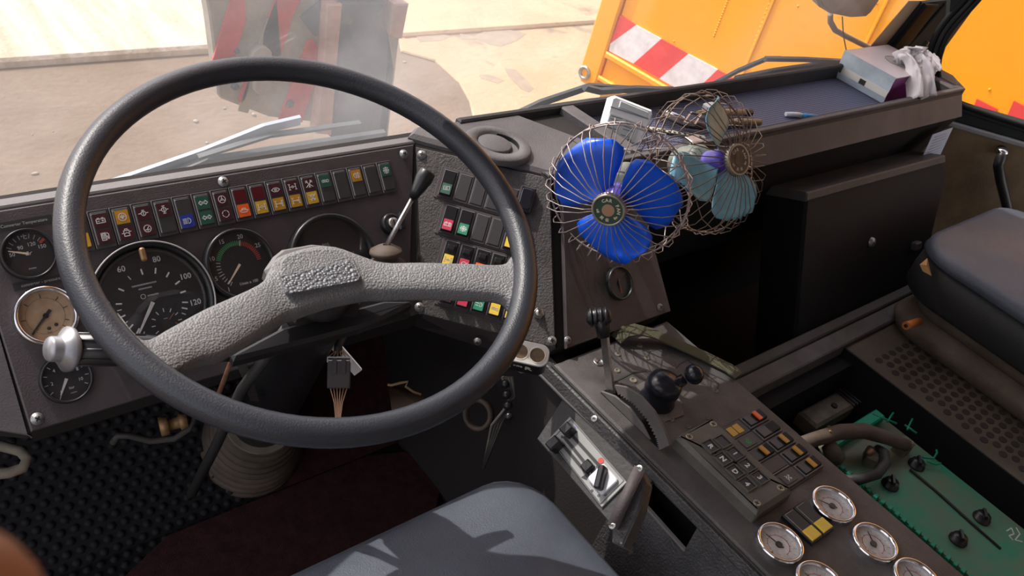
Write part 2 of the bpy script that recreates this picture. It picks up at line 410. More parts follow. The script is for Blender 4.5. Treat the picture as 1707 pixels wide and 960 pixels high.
# =================================================================== frames
A43 = math.radians(43); V1 = (0, math.sin(A43), math.cos(A43))
F1 = Frame((.78, .954, .688), (1, 0, 0), V1)
F2 = Frame((.78, .954, .688), (.682, -.731, 0), (.508, .474, .719))
F3 = Frame((.904, .719, .616), (1, 0, 0), V1)
FC = Frame((.84, .60, .499), (1, 0, 0), (0, 1, 0))
LW = math.radians(13.5)
FWS = Frame((.8, 1.02, .68), (1, 0, 0), (0, -math.sin(LW), math.cos(LW)))   # windscreen plane, normal to the cab
FD = Frame((2.36, .84, .68), (.687, -.727, 0), (0, 0, 1))                   # open right door
def L3(F, pts, h=0): return [F.loc(px, py, h) for px, py in pts]
# =================================================================== outside
G = -1.55
def gpoly(pts, z): return [at(px, py, z=z) for px, py in pts]
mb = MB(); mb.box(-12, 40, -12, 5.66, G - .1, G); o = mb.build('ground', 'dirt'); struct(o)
# paler ground on the right, a thin separate sheet with a rounded edge
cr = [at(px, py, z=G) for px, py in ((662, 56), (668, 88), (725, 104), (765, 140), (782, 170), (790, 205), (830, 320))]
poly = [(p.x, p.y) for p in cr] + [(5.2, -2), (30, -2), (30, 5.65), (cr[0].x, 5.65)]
o = MB().prism(poly, G, G + .02, .01).build('ground_pale', 'pan_right'); struct(o)
o = MB().box(-12, 3.4, 5.66, 40, G - .1, G + .06, .02).build('concrete_slab', 'slab_left'); struct(o)
o = MB().box(3.42, 40, 5.66, 40, G - .1, G + .05, .02).build('concrete_slab', 'slab_right'); struct(o)
for nm_, pp_ in (('ground_stain', ((766, 56), (790, 60), (815, 49), (850, 50), (878, 56), (862, 68), (835, 78), (815, 74), (795, 65), (770, 66))), ('ground_stain', ((690, 56), (720, 54), (752, 60), (735, 68), (700, 70))), ('ground_stain', ((798, 125), (815, 124), (841, 134), (830, 139), (802, 131))), ('ground_stain', ((841, 114), (860, 116), (874, 130), (890, 148), (882, 154), (868, 148), (848, 128)))):
    MB().prism([(p.x, p.y) for p in [at(px, py, z=G + .02) for px, py in pp_]], G + .019, G + .0215).build(nm_, 'stain', bpy.data.objects['ground_pale'])
mb = MB()
for i in range(170):
    x, y = random.uniform(-1, 6.5), random.uniform(1.5, 5.5); r = random.choice((.004, .006, .009, .014)) * random.uniform(.6, 1.4)
    mb.sphere(r, (x, y, G + r * .3), 6, 4, None, (random.uniform(.8, 1.9), random.uniform(.8, 1.5), .6))
o = mb.build('pebbles', 'stone'); o['kind'] = 'stuff'; tag(o, 'small stones scattered over the bare dirt ground outside', 'stones')
# ---- yellow truck: a riveted side wall facing us, 6.7 degrees off the cab axis
c0 = at(965, 131, z=-.85)
dT = Vector((.117, -.993, 0)).normalized()
FT = Frame(c0, dT, (0, 0, 1))
def T(px, py, h=0): return FT.loc(px, py, h)
tr = thing('truck', 'big yellow truck with riveted side wall and red white striped board', 'truck', Matrix.Translation(c0))
x2, yt = 5.2, 3.0
tl = T(1022, 0)
tlx = 0.0
mb = MB(FT.mat())
bl, ed = T(985, 128), T(1034, 0)
top = 3.2
mb.prism([(0.16, .10), (x2, .10), (x2, top), (.16, top)], -1.6, 0)
mb.build('side_wall', 'truck_yellow', tr)
mb = MB(FT.mat()); mb.prism([(0, .04), (.03, 0), (.12, 0), (.15, .05), (.15, top), (0, top)], -.2, .025, .012); mb.build('corner_post', 'truck_yellow', tr)
mb = MB(FT.mat()); hx, hy = T(979, 120)
mb.ring(.045, .026, .02, .04, 24, Matrix.Translation((hx, hy, 0))); mb.build('towing_eye', 'steel', tr)
mb = MB(FT.mat()); mb.prism([(.16, -.22), (x2, -.22), (x2, .10), (.16, .10)], -.5, -.05); mb.build('underframe', 'truck_yellow_brown', tr)
mb = MB(FT.mat()); mb.box(.15, x2, .22, .26, 0, .03, .008); mb.box(.15, x2, .07, .10, 0, .03, .008); mb.build('lower_rail', 'truck_yellow', tr)
# striped board, one plate per stripe
a = T(1033, 25); b = T(1014, 80); 
tp = lambda px, py: T(px, py, .012)
q = [[(1033, 25), (1061, 42), (1018, 73)], None]
stripe = [('stripe_red', [(1034, 25), (1060, 42), (1017, 73)]), ('stripe_white', [(1060, 42), (1102, 65), (1056, 106), (1015, 85), (1017, 73)]),
          ('stripe_red', [(1102, 65), (1147, 90), (1099, 131), (1056, 106)]), ('stripe_white', [(1147, 90), (1196, 116), (1150, 160), (1099, 131)]),
          ('stripe_red', [(1196, 116), (1243, 142), (1203, 190), (1150, 160)])]
for mt, pts in stripe:
    MB(FT.mat()).prism([tp(*p) for p in pts], .002, .012).build('board_stripe', mt, tr, label=('red' if 'red' in mt else 'white') + ' reflective stripe of the board')
ux = Vector(tp(1196, 116)) - Vector(tp(1102, 65)); v0 = [Vector(tp(*p)) for p in stripe[4][1]]
for k in range(1, 9):      # the board goes on along the wall
    off = ux * (k / 2); pts = [tuple(p + off) for p in v0]
    MB(FT.mat()).prism(pts, .002, .012).build('board_stripe', 'stripe_white' if k % 2 else 'stripe_red', tr, label=('white' if k % 2 else 'red') + ' reflective stripe of the board')
for pts in (((1572, 134), (1596, 146), (1586, 172), (1562, 160)), ((1628, 165), (1662, 182), (1652, 208), (1618, 192)), ((1690, 168), (1720, 184), (1710, 215), (1676, 199))):
    MB(FT.mat()).prism([tp(*p) for p in pts], .002, .012).build('board_stripe', 'stripe_red', tr, label='red patch lower on the side wall')
mb = MB(FT.mat())
for ln in (((1008, 14), (985, 118)), ((1284, 0), (1240, 118)), ((1217, -10), (1190, 60)), ((1062, 45), (1300, 170))):
    p, q_ = Vector(T(*ln[0])), Vector(T(*ln[1])); n = 16
    for i in range(n + 1):
        r = p.lerp(q_, i / n); mb.sphere(.007, (r.x, r.y, 0), 6, 4, None, (1, 1, .6))
for i in range(40):
    mb.sphere(.008, (.4 + random.random() * 3.5, .4 + random.random() * 2, 0), 6, 4, None, (1, 1, .6))
o = mb.build('rivets', 'truck_yellow', tr); o['kind'] = 'stuff'
mb = MB(FT.mat())
for ln in (((1290, 0), (1245, 118)), ((1480, 0), (1440, 60))):
    p, q_ = T(*ln[0]), T(*ln[1]); 
    mb.box(p[0] - .008, p[0] + .008, .26, top, -.002, .008, .003)
mb.build('panel_seam', 'truck_yellow', tr)
# ---- hook block hanging in front of the cab
HY = 2.1
FH = Frame((0, HY, 0), (1, 0, 0), (0, 0, 1))
def H(px, py): return FH.loc(px, py)
hk = thing('hook_block', 'red and cream striped crane hook block hanging in front of the windscreen', 'hook block', Matrix.Translation(at(470, 200, y=HY)))
def hp(name, mt, pts, y0, y1, ch=0, label=None):
    mb = MB(FH.mat()); mb.prism([H(*p) for p in pts], y0, y1, ch); return mb.build(name, mt, hk, label=label)
def up(px, py, k):   # continue an edge upward out of frame along the vertical
    x, z = H(px, py); return (x, z + k)
def hpoly(pts, tops, k=.5): return [H(*p) for p in pts] + [up(*p, k) for p in tops]
def hp2(name, mt, pl, y0, y1, ch=0, label=None): return MB(FH.mat()).prism(pl, y0, y1, ch).build(name, mt, hk, label=label)
# back cheek plate (grey, with the cut-out window on the right)
hp2('cheek_plate', 'hook_dark', hpoly([(400, 0), (400, 150), (470, 196), (600, 222), (630, 140)], [(622, 52), (600, 0), (420, 0)], .0), -.16, -.10, .006)
hp2('cheek_plate', 'hook_dark', hpoly([(556, 0), (560, 120), (548, 225), (640, 225), (652, 110), (644, 60), (627, 22)], [(640, 0), (556, 0)], .0), -.08, .02, .004)
hp2('cheek_plate', 'hook_grey', hpoly([(347, 2), (352, 30), (362, 110), (366, 160), (372, 168), (452, 198), (538, 208), (552, 130), (560, 0)], [(562, 0), (347, 0)], .0), -.05, -.01, .005, 'cream grey front cheek plate')
hp2('side_bar', 'hook_pink', [H(536, 0), H(534, 60), H(528, 120), H(519, 215), H(545, 218), H(552, 120), H(562, 0)], -.01, .03, .004, 'rusty pink vertical bar')
hp2('side_bar', 'hook_pink', [H(647, 0), H(641, 52), H(646, 56), H(662, 58), H(673, 0)], -.08, .03, .004)
hp2('side_bar', 'hook_grey', [H(641, 50), H(660, 56), H(652, 130), H(640, 240), H(622, 240), H(635, 130)], -.08, .02, .004)
0 and hp2('guard_plate', 'hook_pink', [H(622, 0), H(610, 20), H(628, 30), H(650, 0)], -.08, .025, .003)
stw = [([(386, 0), (358, 95), (355, 102), (393, 94), (411, 34), (410, 0)], 'hook_red'), ([(503, 0), (488, 30), (470, 92), (464, 96), (437, 94), (441, 56), (460, 0)], 'hook_red'),
       ([(462, 0), (440, 55), (410, 150), (398, 186), (414, 190), (440, 140), (470, 95)], 'hook_cream'), ([(524, 66), (514, 70), (500, 110), (466, 201), (505, 205), (526, 140), (531, 80)], 'hook_red'),
       ([(411, 137), (404, 150), (400, 172), (409, 168), (415, 150), (417, 137)], 'hook_red')]
for p, mt in stw:
    hp2('painted_band', mt, [H(*q) for q in p], -.01, -.004, 0, {'hook_red': 'red painted band', 'hook_cream': 'cream painted band'}[mt])
hp2('web_plate', 'hook_dark', [H(536, 0), H(502, 30), H(518, 52), H(527, 62), H(532, 40)], -.009, -.002)
def hdisc(name, px, py, r, z0, z1, mt):
    x, z = H(px, py); MB(FH.mat() @ Matrix.Translation((x, z, 0))).cyl(r, z0, z1, 20, ch=.003).build(name, mt, hk)
hdisc('sheave_pin', 433, 92, .030, -.01, .015, 'hook_grey'); hdisc('sheave_pin', 436, 140, .028, -.01, .012, 'hook_grey'); hdisc('bolt', 393, 145, .010, -.01, .005, 'hook_dark'); hdisc('bolt', 484, 173, .011, -.004, .006, 'hook_dark'); hdisc('bolt', 396, 86, .007, -.01, .004, 'hook_dark')
# hoist ropes up to the boom
mb = MB()
ht = H(450, 0)[1]
mb.box(1.0, 1.55, HY + .02, HY + .10, ht - .02, ht + .34, .01); mb.build('upper_head', 'hook_dark', hk)
for k, x in enumerate((1.12, 1.28, 1.44)):
    MB().tube([(x, HY + .06, ht + .3), (x, HY + .06, 2.02)], .008, 8).build('hoist_rope', 'steel', hk)
# ---- unseen boom added above the cab to shade it; carries the hook block
o = MB().box(.92, 1.66, -3.0, 2.35, 2.02, 2.75, .04).build('shade_boom', 'truck_yellow'); tag(o, 'unseen box section boom added above the cab to shade the passenger side', 'boom')
# =================================================================== cab shell
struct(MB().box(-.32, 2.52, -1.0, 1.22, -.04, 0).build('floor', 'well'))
struct(MB().box(-.32, 2.52, -1.05, .86, 1.72, 1.77, .01).build('ceiling', 'headliner'))
struct(MB().box(-.32, 2.52, -1.05, -1.0, 0, 1.72).build('wall_back', 'headliner'))
struct(MB().box(-.36, -.32, -1.0, -.35, 0, 1.72).build('wall_left', 'headliner'))
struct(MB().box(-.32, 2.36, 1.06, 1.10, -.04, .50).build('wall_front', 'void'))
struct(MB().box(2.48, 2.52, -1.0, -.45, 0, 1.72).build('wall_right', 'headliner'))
struct(MB().box(-.30, 2.33, .986, 1.11, .49, .50).build('light_seal_cowl', 'void'))  # unseen cowl plate added to stop light leaking in behind the dashboard
# windscreen pane + frame
wn = struct(MB(FWS.mat()).prism([(-1.1, -.12), (1.485, -.12), (1.485, 1.02), (-1.1, 1.02)], -.003, .003).build('window_1', 'dusty_reflect_glass'))
# right pillar: leaning strips (glass edge strip, seals, trim)
def pbar(name, mt, pts, y0, y1, label=None, ch=.003):
    o = MB(FWS.mat()).prism([FWS.loc(*p) for p in pts], y0, y1, ch).build(name, mt, pil, label=label); return o
pil = MB(FWS.mat()).prism([FWS.loc(*q_) for q_ in ((1471, 78), (1533, 0), (1618, -10), (1592, 36), (1572, 72), (1562, 104), (1562, 160), (1480, 160))], .0032, .0120).build('trim_1', 'pillar'); struct(pil)
pbar('glass_band', 'tan_dust', [(1450, 76), (1514, 0), (1535, 0), (1474, 78)], .0031, .0045, 'dusty strip along the glass edge')
pbar('rubber_seal', 'seal', [(1474, 78), (1535, 0), (1556, 0), (1498, 78)], .008, .022)
pbar('pillar_trim', 'pillar', [(1500, 78), (1568, 0), (1603, 0), (1545, 78), (1540, 120)], .008, .018)
pbar('rubber_seal', 'seal', [(1606, 0), (1548, 78), (1545, 120), (1556, 120), (1562, 78), (1618, 0)], .008, .022)
MB(FWS.mat()).prism([FWS.loc(*p) for p in ((1530, 70), (1536, 60), (1547, 66), (1545, 78))], .012, .03, .004).build('clip', 'screw', pil)
struct(MB().box(-.32, 2.40, .80, .90, 1.60, 1.72, .01).build('trim_2', 'pillar'))
struct(MB().box(-.34, -.26, .86, 1.10, .5, 1.72, .01).build('trim_3', 'pillar'))
# unseen visor added to shade the console and passenger half
vis = thing('shade_visor', 'dark sun visor folded down in front of the passenger half', 'sun visor', Matrix.Translation((1.0, .86, 1.05)))
MB().box(.57, 1.75, .872, .886, 1.02, 1.60, .004).build('visor_blade', 'black_rough', vis)
for x in (.75, 1.5): MB().tube([(x, .88, 1.58), (x, .86, 1.72)], .006, 8).build('visor_arm', 'steel', vis)
# =================================================================== open right door
dr = thing('passenger_door', 'open right door with brown lining, black grab handle and rubber framed window', 'door', Matrix.Translation(FD.pt(0, -.6)))
def D(px, py): return FD.loc(px, py)
zs = [D(1580, 199), D(1707, 240)]
sy = (zs[0][1] + zs[1][1]) / 2
MB(FD.mat()).prism([(-.05, -.72), (1.1, -.72), (1.1, sy - .012), (-.05, sy - .012)], -.04, 0).build('door_lining', 'door_trim', dr)
MB(FD.mat()).box(-.05, 1.1, sy - .012, sy + .004, -.04, .012, .004).build('sill_strip', 'sill', dr, label='light metal sill strip')
MB(FD.mat()).box(-.05, 1.1, sy + .004, sy + .045, -.04, .004, .003).build('lower_frame', 'pillar', dr)
# window opening with a rounded lower corner, three nested rubber beads
cor = [D(*p) for p in ((1650, -20), (1622, 12), (1592, 44), (1575, 72), (1567, 104), (1568, 130), (1577, 152), (1600, 170), (1650, 188), (1707, 206), (1900, 268))]
def bead(off, r, mt, name, z):
    pts = []
    for i, p in enumerate(cor):
        a_ = Vector(cor[max(i-1, 0)]); b_ = Vector(cor[min(i+1, len(cor)-1)]); d = (b_ - a_).normalized(); n_ = Vector((-d.y, d.x))
        q_ = Vector(p) - n_ * off; pts.append((q_.x, q_.y, z))
    # smooth
    sm = []
    for i in range(len(pts) - 1):
        for k in range(4):
            t_ = k / 4; p0, p1, p2, p3 = [Vector(pts[max(0, min(len(pts)-1, j))]) for j in (i-1, i, i+1, i+2)]
            sm.append(.5 * ((2*p1) + (p2-p0)*t_ + (2*p0-5*p1+4*p2-p3)*t_*t_ + (3*p1-p0-3*p2+p3)*t_**3))
    MB(FD.mat()).tube(sm, r, 10).build(name, mt, dr)
    return sm
sm = bead(.004, .006, 'seal', 'rubber_bead', .006)
bead(.015, .006, 'pillar', 'rubber_bead', .002); bead(.027, .008, 'seal', 'rubber_bead', -.004)
# frame web between the opening and the outer edge
xs = [(p.x, p.y) for p in sm]
out = [(1.1, sy + .04), (-.06, sy + .04), (-.06, sy + .16), (-.03, .32), (.12, .75)]
top_in = xs[0]
MB(FD.mat()).prism([(p[0], p[1]) for p in xs] + [(1.2, xs[-1][1]), (1.2, sy), (-.06, sy), (-.07, .12), (xs[0][0] - .09, xs[0][1])], -.035, -.002).build('window_frame', 'pillar', dr)
MB(FD.mat()).prism([(p[0], p[1]) for p in xs] + [(1.2, xs[-1][1]), (1.2, .8), (xs[0][0], .8)], -.018, -.014).build('window_pane', 'clear_glass', dr)
hs = [Vector((*FD.loc(px, py, .045), .045)) for px, py in ((1668, 262), (1664, 275), (1668, 300), (1678, 340), (1688, 380))]
hs = [Vector((hs[0].x + .012, hs[0].y + .004, .002)), Vector((hs[0].x + .008, hs[0].y + .006, .03))] + hs + [Vector((hs[-1].x, hs[-1].y - .03, .002))]
MB(FD.mat()).tube(hs, .013, 12).build('grab_handle', 'black_plastic', dr)
x, y = FD.loc(1672, 256, .045); MB(FD.mat()).sphere(.015, (x + .003, y, .03), 14, 8, None, (1.1, .7, 1.1)).build('handle_cap', 'chrome', dr, label='bright metal handle end cap')
# =================================================================== mirror outside, wipers outside
FO = Frame(FWS.pt(0, 0, -.10), FWS.u, FWS.v)
def O(px, py, h=0): x, y = FO.loc(px, py, h); return FO.pt(x, y, h)
mr = thing('wing_mirror', 'outside mirror on a bent tube arm beyond the right windscreen edge', 'mirror', Matrix.Translation(O(1420, 30)))
p = [FO.loc(*q) for q in ((1362, -60), (1362, 0), (1368, 14), (1385, 24), (1420, 31), (1440, 30), (1452, 20), (1466, 0), (1490, -60))]
MB(FO.mat()).prism(p, -.03, 0, .006).build('mirror_housing', 'tan_dust', mr)
MB(FO.mat()).prism(inset(p if area(p) > 0 else p[::-1], .008), 0, .003).build('mirror_glass', 'mirror_back', mr)
MB().tube([O(1384, 22, -.02), O(1384, 36, -.02), O(1392, 50, -.02), O(1410, 60, -.02), O(1446, 78, -.01), O(1500, 100, 0)], .0075, 10).build('mirror_arm', 'tan_dust', mr)
MB().tube([O(1404, 28, -.01), O(1406, 60, -.01), O(1412, 90, -.01), O(1424, 108, 0)], .0018, 6).build('mirror_cable', 'wiper', mr)
FWp = Frame(FWS.pt(0, 0, -.03), FWS.u, FWS.v)
def Wp(px, py, h=0): x, y = FWp.loc(px, py, h); return FWp.pt(x, y, h)
def wiper(label, arm, aw, blade, bw, extra=(), amat='wiper', group=None):
    t = thing('windscreen_wiper', label, 'wiper', Matrix.Translation(Wp(*arm[0])))
    for k, (a_, r) in enumerate(zip(arm[:-1], arm[1:])):
        pass
    MB().ribbon([Wp(*q, -.012) for q in arm], aw, .006, side=FWp.n.cross((Wp(*arm[-1]) - Wp(*arm[0])).normalized())).build('wiper_arm', amat, t)
    for j, (b_, w_) in enumerate(blade):
        MB().ribbon([Wp(*q) for q in b_], w_, .008, side=FWp.n.cross((Wp(*b_[-1]) - Wp(*b_[0])).normalized())).build('wiper_blade', 'wiper', t)
    return t
wiper('bluish dusty windscreen wiper with wide pale arm behind the steering wheel', [(40, 356), (150, 320), (340, 254), (440, 214), (500, 200)], .016,
      [([(200, 320), (300, 285), (345, 268), (520, 240), (640, 222)], .011), ([(330, 262), (450, 225), (600, 205)], .005)], 0, amat='wiper_hazed')
wiper('grey windscreen wiper in the middle with arm bent above the cup ring', [(770, 222), (830, 205), (900, 172), (980, 145), (1060, 150), (1120, 150)], .016,
      [([(898, 183), (985, 170), (1100, 158), (1190, 150)], .013), ([(975, 146), (1000, 152), (1060, 148), (1160, 152)], .012)], 0)
wiper('grey windscreen wiper on the right in front of the tissue box', [(1140, 168), (1175, 148), (1230, 118), (1278, 98), (1300, 98)], .012,
      [([(1225, 131), (1290, 118), (1360, 108), (1430, 101)], .012), ([(1275, 98), (1340, 99), (1425, 103)], .010)], 0)
# =================================================================== dashboard
db = thing('dashboard', 'dark grey wrap-around dashboard with round gauges, lamp row and rocker switches', 'dashboard', Matrix.Translation((1.0, 1.0, .45)))
# body: closed prism built from horizontal outlines (z = .688 top, .503 lower edge)
def loft(mb, rings, close=True):
    n = len(rings[0]); vs = sum([[tuple(p) for p in r] for r in rings], [])
    fs = [(j*n+i, j*n+(i+1) % n, (j+1)*n+(i+1) % n, (j+1)*n+i) for j in range(len(rings)-1) for i in range(n)]
    if close: fs += [tuple(range(n))[::-1], tuple(range((len(rings)-1)*n, len(rings)*n))]
    return mb.add(vs, fs)
b2 = F2.pt(.292, -.245); b1 = F2.pt(.082, -.25)
top = [(-.3, 1.12, .688), (.172, .958, .688), (.78, .958, .688), (.93, .802, .690), (1.115, .802, .690), (1.115, .985, .690), (.172, .982, .688), (-.3, 1.14, .688)]
bot = [(-.23, 1.06, .503), (.174, .785, .503), (b1.x, b1.y + .004, b1.z), (b2.x + .003, b2.y + .004, b2.z), (1.112, .625, .508), (1.112, .985, .508), (.174, .982, .503), (-.23, 1.1, .503)]
lip = [(-.23, 1.07, .475), (.176, .800, .475), (b1.x + .01, b1.y + .02, .468), (b2.x - .01, b2.y + .02, .470), (1.108, .64, .47), (1.108, .985, .47), (.176, .982, .475), (-.23, 1.11, .475)]
loft(MB(), [lip, bot, top]).build('housing', 'dash_dark', db)
# face panels
def panel(name, mt, F, pts, th=.004, ch=.0015, **k): return MB(F.mat()).prism(pts, -.002, th, ch).build(name, mt, db, **k)
panel('instrument_panel', 'dash', F1, [(-.604, -.252), (-.088, -.252), (-.003, -.001), (-.608, -.001)])
panel('switch_panel', 'dash_rough', F2, [(.004, -.004), (.214, .006), (.289, -.243), (.086, -.248)])
panel('end_panel', 'dash', F3, [(-.034, -.143), (.207, -.146), (.200, .105), (.038, .105)])
F0 = Frame((.172, .954, .688), (.78, -.62, 0), V1)
n0 = Vector((-.35, -.60, .72)).normalized()
MB().add([(.172, .952, .690), (.172, .781, .503), (-.23, 1.10, .503), (-.23, 1.27, .690), (.17, .99, .5), (-.23, 1.3, .5)], [(0, 1, 2, 3), (1, 4, 5, 2), (0, 3, 5, 4)]).build('wing_panel', 'dash', db)
MB().add([(.170, .785, .502), (.185, .800, .470), (-.22, 1.10, .470), (-.23, 1.10, .502)], [(0, 1, 2, 3)]).build('wing_lip', 'dash_edge', db)
MB().box(.10, .782, .955, .972, .684, .6915, .002).build('top_edge', 'dash_edge', db, label='pale worn top edge strip')
# top surface behind the switch panel with raised border
tp_ = [(.775, .965), (.93, .806), (1.115, .806), (1.00, .985), (.80, .985)]
MB().prism(tp_, .688, .700, .006).build('top_deck', 'dash_edge' if 0 else 'shelf', db)
# lower lips
def lipface(a, b, a2, b2_, mt, name='lower_lip'):
    return MB().add([tuple(a), tuple(b), tuple(b2_), tuple(a2), tuple(Vector(a)+Vector((0, .01, 0))), tuple(Vector(b)+Vector((0, .01, 0))), tuple(Vector(b2_)+Vector((0, .01, 0))), tuple(Vector(a2)+Vector((0, .01, 0)))],
        [(0, 1, 2, 3), (4, 5, 6, 7), (0, 1, 5, 4), (3, 2, 6, 7)]).build(name, mt, db)
lipface(F1.pt(-.604, -.252), F1.pt(-.088, -.252), F1.pt(-.60, -.252) + Vector((0, .012, -.030)), F1.pt(-.088, -.252) + Vector((.01, .012, -.030)), 'dash_dark')
lipface(F2.pt(.086, -.248), F2.pt(.289, -.243), F2.pt(.086, -.248) + Vector((.012, .014, -.034)), F2.pt(.289, -.243) + Vector((-.0, .018, -.034)), 'dash')
# screws
def screw(F, px, py, r=.0058, par=None, mt='screw', h=.004, cross=True):
    x, y = F.loc(px, py, h); W = F.mat(x, y, h, random.random() * 3)
    o = MB(W).lathe([(r*1.25, 0), (r*1.2, .0012), (r, .0015), (r*.9, r*.45), (r*.55, r*.72), (0.0001, r*.78)], 18, caps=False).build('screw', mt, par or db)
    if cross:
        mb = MB(W); w_ = r * .16
        mb.box(-r*.55, r*.55, -w_, w_, r*.5, r*.80); mb.box(-w_, w_, -r*.55, r*.55, r*.5, r*.80); mb.build('recess', 'print_black', o)
    return o
for q in ((372, 303), (673, 257), (62, 698), (672, 515)): screw(F1, *q)
for q in ((703, 258), (699, 512), (920, 568)): screw(F2, *q)
for q in ((946, 567), (1100, 512)): screw(F3, *q, r=.005)
FL = Frame(F2.pt(.19, -.262) + Vector((.004, .0, -.004)), F2.u, (.1, .1, 1)); screw(FL, 796, 569, r=.005, h=0)
screw(F1, 437, 600, r=.005)
